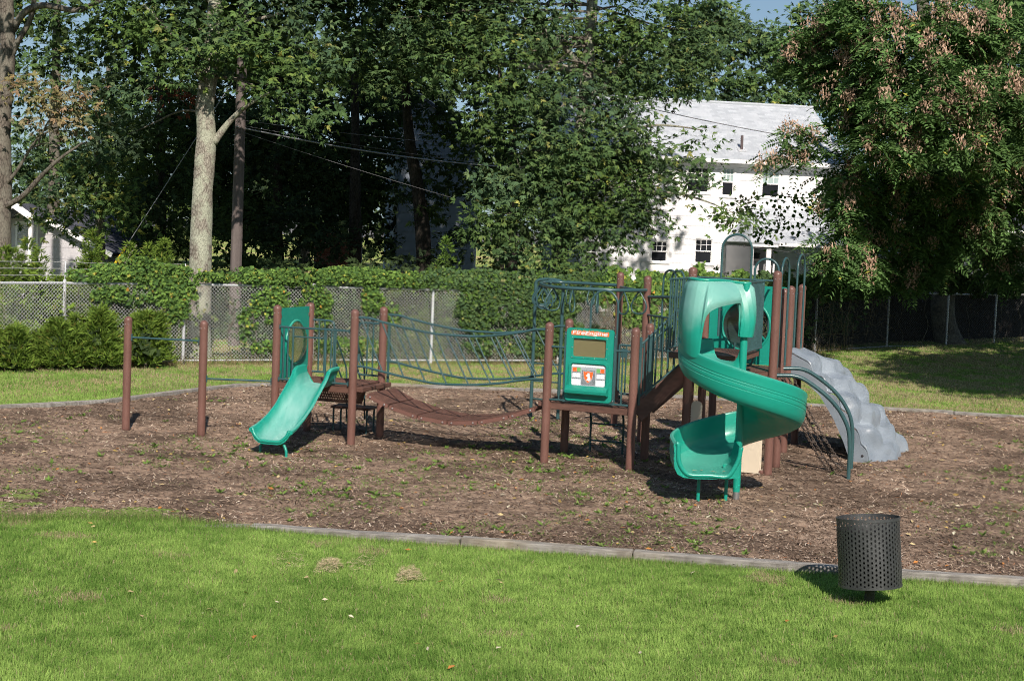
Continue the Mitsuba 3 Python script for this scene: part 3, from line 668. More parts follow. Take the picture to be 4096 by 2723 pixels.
# stairs from the low deck up to the tower
def stairs():
    k = sub('stairs'); labels[k] = {'label': 'brown perforated stairs with green railings up to the tower'}
    sides = ((q['P9'] + EU * .02 + EV * .03, q['T4'] + EV * .03 - EU * .03, 0), (q['P10'], q['T8'] - EU * .05, 1))
    for a, b, s in sides:
        a, b = a.copy(), b.copy(); dd = (b - a) / np.linalg.norm(b - a); l = np.linalg.norm(b - a); nn = np.cross(dd, EZ)
        z = lambda t: Z1 + (Z2 - Z1) * t
        put(k + '__stringer', beam(a + dd * .05 + [0, 0, Z1 - .09], b + [0, 0, Z2 - .02], .02, .27, .004, up=(0, 0, 1)), M_DECK, 30)
        p = lambda t, h: a + dd * l * t + [0, 0, z(t) + h]
        rail(k + '__handrail', [p(.08, .88), p(1.0, 1.0)], .0185); rail(k + '__handrail', [p(.08, .12), p(1.0, .12)], .016)
        n = 8
        for t in np.linspace(.14, .96, n): rail(k + '__baluster', [p(t, .12), p(t, .89 + .12 * t)], R2)
        put(k + '__upright', obox(p(.07, .50) , [dd, nn, EZ], (.022, .018, .50), .006), M_TUBE, 30)
        if s == 0: put(k + '__upright', obox(p(.26, .46), [dd, nn, EZ], (.055, .008, .46), .004), M_TUBE, 30)
    a0, b0, _ = sides[0]; a1, b1, _ = sides[1]
    for j in range(3):
        t0, t1 = (j + .12) / 3.2, (j + 1.12) / 3.2
        cs = [a0 + (b0 - a0) * t0, a0 + (b0 - a0) * t1, a1 + (b1 - a1) * t1, a1 + (b1 - a1) * t0]
        m = MB(); zz = Z1 + (Z2 - Z1) * (j + 1) / 4
        cs = np.array([[c[0], c[1], zz] for c in cs]); m.add(np.vstack([cs, cs - [0, 0, .045]]), np.array([[0, 1, 2, 3], [7, 6, 5, 4], [0, 4, 5, 1], [1, 5, 6, 2], [2, 6, 7, 3], [3, 7, 4, 0]]))
        put(k + '__tread', m, M_DECK, 30)
stairs()

# tower: railings, hand loops, tunnel panel
def arch_loop(key, A, B, z0, zt, r=.0175):
    A, B = np.array([*A[:2], 0.0]), np.array([*B[:2], 0.0]); c = (A + B) / 2; h = (B - A) / 2; R = np.linalg.norm(h)
    pts = [A + [0, 0, z0], A + [0, 0, zt - R - .02]] + [c - h * math.cos(t) + [0, 0, zt - R + R * math.sin(t)] for t in np.linspace(.08, math.pi - .08, 16)] + [B + [0, 0, zt - R - .02], B + [0, 0, z0]]
    rail(key, pts, r, n=10)
# ribbed side railing of the slide deck
k = sub('side_railing'); A, B = L(3.06, -.90), L(3.06, .56); l = 1.46
rail(k + '__rail', [A + [0, 0, 2.84], B + [0, 0, 2.84]], .0165); rail(k + '__rail', [A + [0, 0, 1.88], B + [0, 0, 1.88]], .0165)
for s in np.linspace(.03, l - .03, 15): rail(k + '__baluster', [A + EV * s + [0, 0, 1.88], A + EV * s + [0, 0, 2.84]], R2)
k = sub('side_railing'); A, B = L(2.0, -.90), L(2.0, .56)
rail(k + '__rail', [A + [0, 0, 2.84], B + [0, 0, 2.84]], .0165); rail(k + '__rail', [A + [0, 0, 1.88], B + [0, 0, 1.88]], .0165)
for s in np.linspace(.05, l - .05, 10): rail(k + '__baluster', [A + EV * s + [0, 0, 1.88], A + EV * s + [0, 0, 2.84]], R2)
# panel between T4 and T3 with its two hand loops
k = sub('loop_railing'); A, B = q['T4'], q['T3']; d = (B - A) / np.linalg.norm(B - A); w = np.linalg.norm(B - A)
f3 = lambda s, z: A + d * s + [0, 0, z]
rail(k + '__rail', [f3(.06, 2.85), f3(w - .06, 2.85)], .0165)
rail(k + '__rail', [f3(w - .30, 2.85), f3(w - .30, 1.58), f3(w - .58, 1.58), f3(w - .58, 1.92)], .0165, .12); rail(k + '__rail', [f3(w - .30, 1.88), f3(w - .5, 1.88)], .0145)
arch_loop(k + '__hand_loop', f3(.42, 0), f3(.855, 0), 2.0, 3.50)
arch_loop(k + '__hand_loop', f3(.86, 0) + EV * .3, f3(1.21, 0) + EV * .3, 2.0, 3.16)
# entrance loops over the arch climber and the rock climber
for A, B, zt, zb in ((q['T3'] + [.06, .18, 0], q['T6'] + [.05, -.18, 0], 3.18, 1.56), (q['T5'] + [.06, .2, 0], q['T7'] + [.05, -.2, 0], 3.22, 1.66)):
    k = sub('entrance_loop'); dd = (B - A) / np.linalg.norm(B - A); c = (A + B) / 2
    arch_loop(k + '__hand_loop', c - dd * .24, c + dd * .24, zb, zt)
    for z in (1.70, 2.42):
        put(k + '__bracket', obox(A - dd * .06 + [0, 0, z], [dd, np.cross(dd, EZ), EZ], (.05, .02, .04), .005), M_TUBE, 30)
# rails towards the overhead ring, with curved loops (behind the slide hood, left)
k = sub('back_railing'); A, B = q['T2'], q['T8'] + EU * -.2
dd = (B - A) / np.linalg.norm(B - A); w2 = np.linalg.norm(B - A); f4 = lambda s, z: A + dd * s + [0, 0, z]
rail(k + '__rail', [f4(.05, 2.42), f4(w2, 2.50)], .024); rail(k + '__rail', [f4(.05, 2.12), f4(w2, 2.12)], .0165); rail(k + '__rail', [f4(.05, 1.58), f4(w2, 1.58)], .0165)
for s in np.linspace(.2, w2 - .15, 10): rail(k + '__baluster', [f4(s, 1.58), f4(s, 2.12)], R2)
for s in (.62, .92): rail(k + '__hand_loop', [f4(s, 1.55), f4(s, 2.88), f4(s + .5, 2.90), f4(s + .5, 2.2)], .0165, .22)

# crawl tunnel with its green end panel
k = sub('crawl_tunnel'); labels[k] = {'label': 'green panel with the round mouth of a crawl tunnel'}
A, B = q['T8'], q['T6']; d = (B - A) / np.linalg.norm(B - A); w = np.linalg.norm(B - A); nf = np.cross(d, EZ)
cx, cz = w * .535, 2.115
hole = sg.Point(cx, cz).buffer(.375, quad_segs=16)
put(k + '__panel', xf(extr(rrect(.07, 1.53, w - .07, 2.69, .04).difference(hole), .03), A - nf * .015, d, [0, 0, 1], nf), M_PANEL, 35)
c0 = A + d * cx + [0, 0, cz]; ends = []
tn = np.arange(48) * 2 * np.pi / 48; ringp = lambda r, o: [c0 - nf * o + r * (math.cos(t) * d + math.sin(t) * EZ) for t in tn]
v, f = sweep(np.array([ringp(.385, .0), ringp(.385, .85), ringp(.372, .85), ringp(.372, .0), ringp(.385, .0)]))
put(k + '__tube', (v, f), mat('tunnel_plastic', prin((.020, .036, .032), .38, .4)), 40)
put(k + '__rim', tube(ringp(.39, -.02), .020, 8, closed=True), M_PANEL, True)
bolts(k + '__bolt', [c0 + nf * .02 + .47 * (math.cos(t) * d + math.sin(t) * EZ) for t in np.arange(8) * math.pi / 4 + .3], .011)
A2, B2 = q['T9'], q['T5']; d2 = (B2 - A2) / np.linalg.norm(B2 - A2); w_2 = np.linalg.norm(B2 - A2); nf2 = np.cross(d2, EZ)
t_c = (c0 - nf * .85 - A2) @ d2
put(k + '__panel', xf(extr(rrect(.07, 1.53, w_2 - .07, 2.69, .04).difference(sg.Point(t_c, cz).buffer(.375, quad_segs=16)), .03), A2 - nf2 * .015, d2, [0, 0, 1], nf2), M_PANEL, 35)
# far barrier of the upper deck, seen through the tunnel
k = sub('back_railing'); A, B = T10, q['T7']; dd = (B - A) / np.linalg.norm(B - A); w3 = np.linalg.norm(B - A)
for z in (1.60, 2.55): rail(k + '__rail', [A + dd * .05 + [0, 0, z], B - dd * .05 + [0, 0, z]], .0165)
for s in np.linspace(.12, w3 - .12, 10): rail(k + '__baluster', [A + dd * s + [0, 0, 1.60], A + dd * s + [0, 0, 2.55]], R2)
# cream play panel at ground level under the tower
k = sub('shop_panel'); A, B = q['T4'], q['T3']; d = (B - A) / np.linalg.norm(B - A); w = np.linalg.norm(B - A); nf = np.cross(d, EZ)
put(k + '__side_board', xf(extr(rrect(.07, .02, .235, 1.02, .07, 5), .02), A + nf * -.01, d, [0, 0, 1], nf), M_CREAM, 30)
put(k + '__counter_board', xf(extr(rrect(w - .52, .02, w - .10, .66, .03, 3), .02), A + nf * -.01, d, [0, 0, 1], nf), M_CREAM, 30)
labels[k] = {'label': 'cream coloured play panels at ground level under the tower'}
put(P('post_clamp'), lathe([(.0, .0), (.04, .0), (.045, .05), (.03, .07), (.0, .075)], 12, q['T3'] - EU * .09 + [0, 0, .0]), M_POST, 40)

# overhead ring track with hanging hand loops
def ring_track():
    k = sub('overhead_track'); labels[k] = {'label': 'overhead green pipe track with hanging hand loops'}
    zt = 2.53
    def g(x, Y):
        p = at(x, 1140, Y); return np.array([p[0], p[1], zt])
    pts = [np.array([*q['T1'][:2], zt]), g(2400, 28.6), g(2300, 28.85), g(2225, 28.9), g(2180, 28.5), g(2163, 27.8), g(2172, 26.9), g(2205, 26.25), g(2265, 25.95), g(2345, 25.85), g(2420, 25.8), g(2490, 25.85), g(2545, 26.1), np.array([*q['T2'][:2], zt])]
    path = smoothpath(pts, 110); rail(k + '__track', path, .029, n=12)
    legs = ((.40, 29.38), (.90, 29.16)); a, b = [np.array([*x, 0.0]) for x in legs]; d = (b - a) / np.linalg.norm(b - a)
    rail(k + '__leg', [a + [0, 0, -.2], a + [0, 0, 2.53], a + d * .18 + [0, 0, 2.56]], .032, .2, 12); rail(k + '__leg', [b + [0, 0, -.2], b + [0, 0, 2.53], b - d * .18 + [0, 0, 2.56]], .032, .2, 12)
    rail(k + '__leg_top', [a + d * .17 + [0, 0, 2.56], b - d * .17 + [0, 0, 2.56]], .030, n=10)
    rail(k + '__leg_top', [a + d * .25 + [0, 0, 2.56], (pts[3] + pts[4]) / 2 + [0, 0, .0]], .028, n=10)
    for z in (.34, .67, 1.0): rail(k + '__rung', [a + [0, 0, z], b + [0, 0, z]], .0145)
    s = np.r_[0, np.cumsum(np.linalg.norm(np.diff(path, axis=0), axis=1))]
    for t in np.linspace(.55, s[-1] - .35, 13):
        i = int(np.searchsorted(s, t)); p = path[i]; tg = path[min(i + 1, len(path) - 1)] - path[i - 1]; tg[2] = 0; tg /= np.linalg.norm(tg); n = np.cross(tg, EZ)
        lp = [(0, -.03), (-.06, -.10), (-.125, -.21), (-.135, -.29), (-.10, -.36), (-.04, -.385), (.04, -.385), (.10, -.36), (.135, -.29), (.125, -.21), (.06, -.10)]
        put(k + '__hand_loop', tube(smoothpath([p + n * x + [0, 0, z] for x, z in lp], 36, True), .0135, 7, closed=True), M_TUBE, True)
    put(k + '__cross_bar', tube([np.array([*q['T1'][:2], 2.50]), np.array([*q['T2'][:2], 2.50])], .026, 10), M_TUBE, 50)
ring_track()

# spiral slide
def spiral_slide():
    k = sub('spiral_slide'); labels[k] = {'label': 'tall green plastic spiral slide with hooded entrance'}
    C = np.array([3.03, 20.76, 0.0])
    zf = PchipInterpolator([100, 125, 150, 180, 270, 360, 450, 510, 545, 600], [1.815, 1.81, 1.79, 1.70, 1.365, 1.02, .675, .49, .43, .41])
    def section(a, rim, inner):
        h = rim
        pro = [(.055, inner), (.075, inner * .55 + .01), (.12, inner * .22 + .004), (.20, .004), (.35, 0), (.62, 0), (.72, .018), (.79, .07), (.828, .15), (.842, .25), (.846, h - .02), (.856, h), (.878, h + .006), (.902, h - .008), (.908, h - .035), (.899, h - .06),
               (.898, .262), (.888, .258), (.888, .246), (.898, .242), (.899, .226), (.889, .222), (.889, .210), (.898, .206), (.897, .168), (.887, .164), (.887, .152), (.895, .148), (.880, .06), (.84, -.015), (.76, -.055), (.60, -.065), (.35, -.06), (.16, -.045), (.05, -.03)]
        return pro
    rings = []
    for a in np.linspace(112, 540, 130):
        z = float(zf(a)); inner = .20 - .09 * smooth01((a - 250) / 120) + .26 * smooth01((a - 475) / 55); rim = .07 + .33 * smooth01((a - 122) / 45) - .02 * smooth01((a - 480) / 60)
        c, s = math.cos(math.radians(a)), math.sin(math.radians(a)); q_ = .945 + .055 * smooth01((a - 440) / 90)
        rings.append([C + [r * c * q_, r * s * q_, z + h] for r, h in section(a, rim, inner)])
    end = section(540, .38, .37)
    for j, y in enumerate(np.linspace(.05, .52, 10)):
        z = float(zf(540 + 60 * y / .52))
        rings.append([C + [-r, -y, z + h] for r, h in end])
    v, f = sweep(np.array(rings)); m = MB().add(v, f[:, ::-1])
    cv, cf = polycap(np.array(rings[-1]), end); m.add(cv, cf)
    cv, cf = polycap(np.array(rings[0]), section(0, .4, .2)); m.add(cv, cf[:, ::-1])
    put(k + '__chute', m, M_PLAS, 42)
    r = np.array(rings[-1]); lip = np.vstack([[r[0] + [0.012, 0, 0]], r[[1]] + [.01, 0, 0], r[2:13]])
    lip = np.array([p + [.0, 0, -.02] if 3 <= i <= 6 else p for i, p in enumerate(lip)])
    put(k + '__lip', tube(smoothpath(lip, 70), .030, 10), M_PLAS, True)
    # mast
    pr = [(.048, .17), (.050, .175), (.050, 2.17), (.047, 2.175)]
    put(k + '__mast', lathe([(.0, .12), (.047, .12), (.047, .165)] + pr + [(.047, 2.86)], 20, C), M_PLAS, 40)
    put(k + '__mast_foot', lathe([(.0, -.15), (.045, -.15), (.045, .165), (.0, .165)], 18, C), M_STEEL, 40, label='bare metal foot of the slide mast')
    # hood: a shield round the left of the entrance that arches across to the mast
    key = [  # plan x, y relative to the mast; bottom z; top z; inset of the top
        (-.60, .60, 2.08, 2.87, .03), (-.76, .36, 2.12, 2.885, .04), (-.83, .08, 2.06, 2.885, .05), (-.83, -.20, 2.00, 2.89, .07), (-.785, -.38, 1.95, 2.89, .10), (-.735, -.47, 1.91, 2.89, .13), (-.68, -.525, 1.90, 2.89, .17),
        (-.640, -.548, 1.93, 2.89, .19), (-.625, -.554, 2.05, 2.89, .20), (-.612, -.558, 2.22, 2.89, .21), (-.595, -.560, 2.36, 2.89, .22), (-.565, -.558, 2.445, 2.89, .24), (-.51, -.54, 2.505, 2.89, .27), (-.42, -.49, 2.55, 2.887, .30), (-.30, -.40, 2.58, 2.883, .30), (-.18, -.28, 2.600, 2.878, .26),
        (-.105, -.20, 2.606, 2.874, .22), (-.086, -.175, 2.585, 2.872, .20), (-.078, -.16, 2.45, 2.872, .19), (-.073, -.14, 2.17, 2.872, .18), (-.03, -.12, 2.165, 2.87, .17), (.03, -.115, 2.165, 2.864, .15), (.09, -.085, 2.165, 2.862, .10), (.118, -.02, 2.165, 2.86, .04), (.128, .10, 2.165, 2.85, .02), (.128, .30, 2.20, 2.84, .02), (.128, .50, 2.3, 2.80, .02)]
    kk = np.array(key); par = np.r_[0, np.cumsum(np.linalg.norm(np.diff(kk[:, :3], axis=0), axis=1) ** .8)]
    S = np.unique(np.round(np.r_[par, np.linspace(0, par[-1], 60)], 4)); S = S[np.r_[True, np.diff(S) > 2e-3]]; S[-1] = par[-1]; K = PchipInterpolator(par, kk)(S)
    cen = np.array([-.28, .25]); grid = []
    for x, y, b, t, ins in K:
        col = []; o = cen - np.array([x, y]); o /= np.linalg.norm(o)
        for tt in np.linspace(0, 1, 15):
            push = ins * max(0, tt - .15) ** 1.5 / .85 ** 1.5 - .035 * math.sin(math.pi * tt)
            edge = .05 * max(0, (tt - .9) / .1) ** 2
            pxy = np.array([x, y]) + o * (push + edge) ; col.append(C + [pxy[0], pxy[1], b + (t - b) * tt])
        grid.append(col)
    g = np.array(grid); v, f = solidify(g, .035)
    put(k + '__hood', (v, f), M_HOOD, 50, label='faded hood over the slide entrance')
    put(k + '__hood', tube(g[:, -1] + [0, 0, .0], .022, 8), M_PLAS, True)
    for (x, y) in ((2.51, 20.59), (2.88, 20.66)):
        put(k + '__leg', tube([[x, y, -.1], [x, y, .40]], .024, 10), M_PLAS, 50)
    put(k + '__stay', obox(C + [-.11, -.06, .42], np.eye(3), (.09, .012, .07), .004), M_PLAS, 30)
    m = MB(); r_ = np.random.default_rng(5)
spiral_slide()

# arch climber: two bent pipes with chain ladders hung between
def arch_climber():
    k = sub('arch_climber'); labels[k] = {'label': 'arched green pipes with rusty chain ladders'}
    ends = ((q['T3'] + [.05, .03, 0], np.array([5.0, 23.1, 0]), 1.47), (q['T6'] + [.03, -.03, 0], np.array([5.26, 24.15, 0]), 1.50))
    for a, b, z0 in ends:
        pr = [(0, z0), (.14, z0 + .01), (.30, z0 - .01), (.46, z0 - .10), (.67, z0 - .27), (.845, z0 - .48), (.945, z0 - .68), (.985, z0 - .86), (1.0, z0 - 1.08), (1.0, .4), (1.0, -.15)]
        rail(k + '__pipe', smoothpath([a + (b - a) * t + [0, 0, z] for t, z in pr], 50), .030, n=12)
    a0, a1 = q['T3'] + [.16, .18, 1.44], q['T6'] + [.12, -.3, 1.44]; b0, b1 = np.array([4.86, 23.72, -.02]), np.array([5.18, 23.95, -.02])
    for (a, b) in ((a0, b0), ((a0 * .78 + a1 * .22), b0 * .72 + b1 * .28), ((a0 * .40 + a1 * .60), b0 * .35 + b1 * .65), (a1, b1)):
        n = 44; P_ = [a + (b - a) * t + [0, 0, -.22 * 4 * t * (1 - t) * .5] for t in np.linspace(0, 1, n)]
        m = MB()
        for i in range(n - 1):
            c = (P_[i] + P_[i + 1]) / 2; dd = P_[i + 1] - P_[i]; l = np.linalg.norm(dd); dd /= l; s = np.cross(dd, EZ); s /= np.linalg.norm(s); s2 = np.cross(dd, s); w_ = s if i % 2 else s2
            lp = [c + dd * (l * .72) * math.cos(t) + w_ * .017 * math.sin(t) for t in np.arange(10) * math.pi / 5]
            m.add(*tube(lp, .0072, 5, closed=True))
        put(k + '__chain', m, M_CHAIN, True)
    for t in (.22, .42, .60, .78):
        for (x0, x1, y0, y1) in ((a0, a0 * .78 + a1 * .22, b0, b0 * .72 + b1 * .28), (a0 * .40 + a1 * .60, a1, b0 * .35 + b1 * .65, b1)):
            pa, pb = x0 + (y0 - x0) * t, x1 + (y1 - x1) * t; dz = np.array([0, 0, -.44 * t * (1 - t)])
            put(k + '__rung', tube([pa + dz, pb + dz], .021, 8), M_CHAIN, 40)
arch_climber()

# rock climber
def rock_climber():
    k = sub('rock_climber'); labels[k] = {'label': 'moulded grey plastic rock climbing wall'}
    from scipy.ndimage import gaussian_filter
    A0, A1 = q['T5'] + np.array([.05, .02, 0]), q['T7'] + np.array([.05, .05, 0])      # top edge, near and far end
    B0, B1 = np.array([5.80, 24.88, 0]), np.array([6.62, 26.62, 0])                    # foot, near and far end
    m, n = 190, 120; S = np.linspace(0, 1, m); W = np.linspace(0, 1, n)
    h0 = PchipInterpolator([0, .16, .40, .62, .80, .92, 1.0], [1.64, 1.58, 1.30, .93, .52, .22, 0.0]); xx_ = np.linspace(0, 1, 200); hh_ = h0(xx_)
    inv = lambda z: float(np.interp(z, hh_[::-1], xx_[::-1]))
    lev = [1.50, 1.27, 1.02, .76, .50, .24]
    # every ledge: its height wanders along the wall and it juts out in rounded noses
    noses = [[(.25, .10, .16), (.75, .14, .18)], [(.50, .16, .20), (.92, .12, .12)], [(.22, .14, .17), (.66, .17, .16), (1.0, .08, .10)], [(.42, .20, .22), (.88, .14, .12)], [(.20, .16, .18), (.60, .20, .2), (.95, .10, .10)], [(.45, .20, .28), (.92, .16, .12)]]
    G = np.zeros((m, n, 3))
    for j, w in enumerate(W):
        a, b = A0 + (A1 - A0) * w, B0 + (B1 - B0) * w; d = b - a; edge = min(1, w * 9)
        xs_, zs_ = [0.0], [1.66 + .05 * math.sin(w * 6 + .4) * edge]
        zz = [z + .06 * math.sin(w * 5.5 + i * 2.1) * edge for i, z in enumerate(lev)] + [-.04]
        for i in range(len(lev)):
            out = max(math.exp(-((w - c_) / s_) ** 4) * a_ for c_, a_, s_ in noses[i]) * edge * .95 - .03
            X = inv(zz[i]) + out; flute = .018 * math.sin(w * 34 + i * 1.7) * edge
            xs_ += [X - .02, X + .012, X + .03 + flute, X + .045 + flute]; zs_ += [zz[i] + .035, zz[i] - .015, zz[i] - .09, zz[i + 1] + .055]
        xs_ += [max(1.02 + .06 * edge * math.exp(-((w - .6) / .3) ** 2), xs_[-1] + .01)]; zs_ += [-.06]
        xs_ = np.maximum.accumulate(np.array(xs_) + 1e-4 * np.arange(len(xs_))); zs_ = np.array(zs_)
        for i in range(1, len(zs_)): zs_[i] = min(zs_[i], zs_[i - 1] - .004)
        par = np.r_[0, np.cumsum(np.hypot(np.diff(xs_) * np.linalg.norm(d), np.diff(zs_)))]
        si = S * par[-1]; x, z = np.interp(si, par, xs_), np.interp(si, par, zs_)
        G[:, j] = a + d * x[:, None]; G[:, j, 2] = z
    top, bot = G[0].copy(), G[-1].copy()
    H = gaussian_filter(G, (2.0, 2.4, 0), mode='nearest'); H[0], H[-1] = top, bot
    du, dv = np.gradient(H, axis=0), np.gradient(H, axis=1); nn = np.cross(du, dv); nn /= np.linalg.norm(nn, axis=2, keepdims=True) + 1e-9
    if nn[m // 2, n // 2] @ np.array([.6, -.4, .6]) < 0: nn = -nn
    bump = (meshkit.noise(H * [3.6, 3.6, 2.6], 31) - .5) * .085 + (meshkit.noise(H * [9, 9, 4], 32) - .5) * .025
    fade = np.minimum(1, np.minimum(S, 1 - S) * 12)[:, None] * np.minimum(1, np.minimum(W, 1 - W) * 10)[None]
    H = H + nn * (bump * fade)[..., None]
    put(k + '__wall', solidify(H, .02), M_ROCK, True)
    # flat side skirts under both edges
    for e, sgn in ((0, -1), (-1, 1)):
        line = H[:, e]; a = A0 if e == 0 else A1; b = B0 if e == 0 else B1; d = (b - a) / np.linalg.norm(b - a); x = (line - a) @ d
        up_ = [(float(xx), float(zz) - .03) for xx, zz in zip(x, line[:, 2])][::4]
        lo_ = [(0.0, 1.30), (.25, 1.22), (.55, .98), (.80, .62), (.98, .28), (1.12, -.05), (float(x.max()) - .02, -.05)]
        pl = sg.Polygon(up_ + lo_[::-1]).buffer(0)
        if pl.geom_type != 'Polygon': pl = max(pl.geoms, key=lambda g_: g_.area)
        nrm = np.cross(d, EZ)
        put(k + '__side', xf(extr(pl, .02), a + nrm * (.012 if e == 0 else -.035), d, [0, 0, 1], nrm), M_ROCK, 30)
        if e == 0:
            for xx, zz in ((.30, 1.36), (.80, .86), (1.08, .42), (1.30, .10)): put(k + '__bolt', lathe([(.0, .018), (.016, .014), (.022, .0), (.0, .0)], 10), M_BLK, 40) if False else put(k + '__bolt', xf(lathe([(.0, .020), (.014, .017), (.022, .0), (.0, .0)][::-1], 10), a + d * xx + [0, 0, zz] + nrm * .032, d, EZ, nrm), M_BLK, 40)
rock_climber()

# ------------------------------------------------------------------ foliage helpers
S2 = 4096 / 2359.0
def kites(c, d, nrm, l, w, col, fold=.18):
    """Two-triangle folded leaves: centre, direction, normal, length, width, colour (all per leaf)."""
    d = d / (np.linalg.norm(d, axis=1, keepdims=True) + 1e-9); s = np.cross(d, nrm); s /= np.linalg.norm(s, axis=1, keepdims=True) + 1e-9; n = np.cross(s, d)
    l, w = np.broadcast_to(l, len(c))[:, None], np.broadcast_to(w, len(c))[:, None]
    b, t = c - d * l * .5, c + d * l * .5; m = c - d * l * .08
    v = np.stack([b, m + s * w * .5 + n * w * fold, t, m - s * w * .5 + n * w * fold], 1)
    f = (np.arange(len(c)) * 4)[:, None, None] + np.array([[0, 2, 1], [0, 3, 2]])
    return v.reshape(-1, 3), f.reshape(-1, 3), np.repeat(col, 4, 0)
def pick(pal, n, r, jit=.18):
    pal = np.asarray(pal, float); i = r.choice(len(pal), n, p=pal[:, 3] / pal[:, 3].sum())
    return pal[i, :3] * (1 + r.uniform(-jit, jit, (n, 1)))
def unit(n, r):
    v = r.normal(size=(n, 3)); return v / np.linalg.norm(v, axis=1, keepdims=True)
GREEN = [(.074, .128, .052, 5), (.094, .156, .060, 5), (.056, .102, .046, 3), (.132, .190, .068, 2), (.28, .29, .09, .25)]
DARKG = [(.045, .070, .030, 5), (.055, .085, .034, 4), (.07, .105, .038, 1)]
OLIVE = [(.070, .095, .026, 5), (.090, .115, .032, 3), (.14, .13, .035, 2), (.20, .15, .035, 1)]
YELLOW = [(.27, .23, .10, 4), (.23, .22, .10, 3), (.30, .21, .10, 2), (.14, .18, .07, 3)]
LIGHT = [(.11, .20, .04, 4), (.14, .24, .05, 4), (.18, .28, .06, 2), (.26, .27, .06, .4)]

def lobe_leaves(c, rad, n, size, pal, r, cl=110, spread=.30, droop=.45, core=True, pinnate=False):
    """Leaves in clusters spread through the outer part of an ellipsoid."""
    c, rad = np.asarray(c, float), np.asarray(rad, float); k = max(3, n // cl)
    cd = unit(k, r); rr = r.uniform(.45, 1.0, (k, 1)) ** .6; bump = .78 + .44 * meshkit.noise(cd * 2.2 + c, 3)[:, None]
    cc = c + cd * rad * rr * bump
    tint = r.uniform(.8, 1.22, (k, 1))
    g = max(3, cl // 5); i = np.repeat(np.arange(k), g); m = len(i)
    off = r.normal(size=(m, 3)) * [spread * 1.2, spread * 1.2, spread * .62]
    p = cc[i] + off
    out = cd[i] * .5 + off / spread * .5; out[:, 2] -= droop; out += r.normal(size=(m, 3)) * .45; out /= np.linalg.norm(out, axis=1, keepdims=True)
    nrm = np.array([.08, -.55, .85]) + r.normal(size=(m, 3)) * .40 + cd[i] * .3; side = np.cross(out, nrm); side /= np.linalg.norm(side, axis=1, keepdims=True) + 1e-9
    l0 = size * r.uniform(.75, 1.25, m); tl = pick(pal, m, r, .10) * tint[i]; res = []
    for a in (-1.25, -.62, 0, .62, 1.25):
        a_ = a + r.normal(0, .16, m); d_ = out * np.cos(a_)[:, None] + side * np.sin(a_)[:, None]; d_[:, 2] -= .12 * abs(a); l = l0 * (1 - .2 * abs(a)) * r.uniform(.8, 1.15, m)
        res.append(kites(p + d_ * l[:, None] * .52, d_, nrm + r.normal(size=(m, 3)) * .25, l, l * .36, tl * r.uniform(.85, 1.15, (m, 1))))
    if core:
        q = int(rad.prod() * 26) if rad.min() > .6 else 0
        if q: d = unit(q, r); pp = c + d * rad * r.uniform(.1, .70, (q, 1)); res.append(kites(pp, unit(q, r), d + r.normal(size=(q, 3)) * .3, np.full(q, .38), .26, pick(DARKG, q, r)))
    return res
def merge(parts):
    v, f, c, o = [], [], [], 0
    for a, b, k in parts: v.append(a); f.append(b + o); c.append(k); o += len(a)
    return (np.vstack(v), np.vstack(f)), np.vstack(c)
def px_lobe(x, y, rx, ry, Y, rd=None):
    c = at(x * S2, y * S2, Y); s = S2 * Y / FPX
    return c, np.array([rx * s, rd if rd else .8 * (rx + ry) / 2 * s, ry * s])
def limb(pts, r0, r1, n=9, k=24, wob=.03, seed=1):
    p = smoothpath(pts, k); p = p + (np.stack([meshkit.noise(p * 1.3 + i * 9.1, seed) for i in range(3)], 1) - .5) * wob * 2
    r = np.linspace(r0, r1, k) * (1 + .10 * (meshkit.noise(p * 2.1, seed + 1) - .5) * 2)
    return tube(p, r, n)
def trunk(key, pts, r0, r1, M, label=None, seed=1, n=14, flare=True):
    p = smoothpath(pts, 60); t = np.linspace(0, 1, 60); r = r0 + (r1 - r0) * t
    if flare: r = r * (1 + .55 * np.exp(-(p[:, 2] - p[0, 2]) / .35))
    v, f = tube(p, r, n); c = p[np.minimum(np.repeat(np.arange(60), n), 59)]; v2 = v[:60 * n]
    off = (meshkit.fbm(v2 * [3.5, 3.5, 1.2], 3, seed) - .5); v = v.copy(); v[:60 * n] += (v2 - c) * off[:, None] * .35
    p_off = (np.stack([meshkit.noise(p * .6 + i * 7.7, seed) for i in range(2)], 1) - .5) * .08
    v[:60 * n, :2] += np.repeat(p_off, n, 0)
    put(key, (v, f), M, True, label=label)

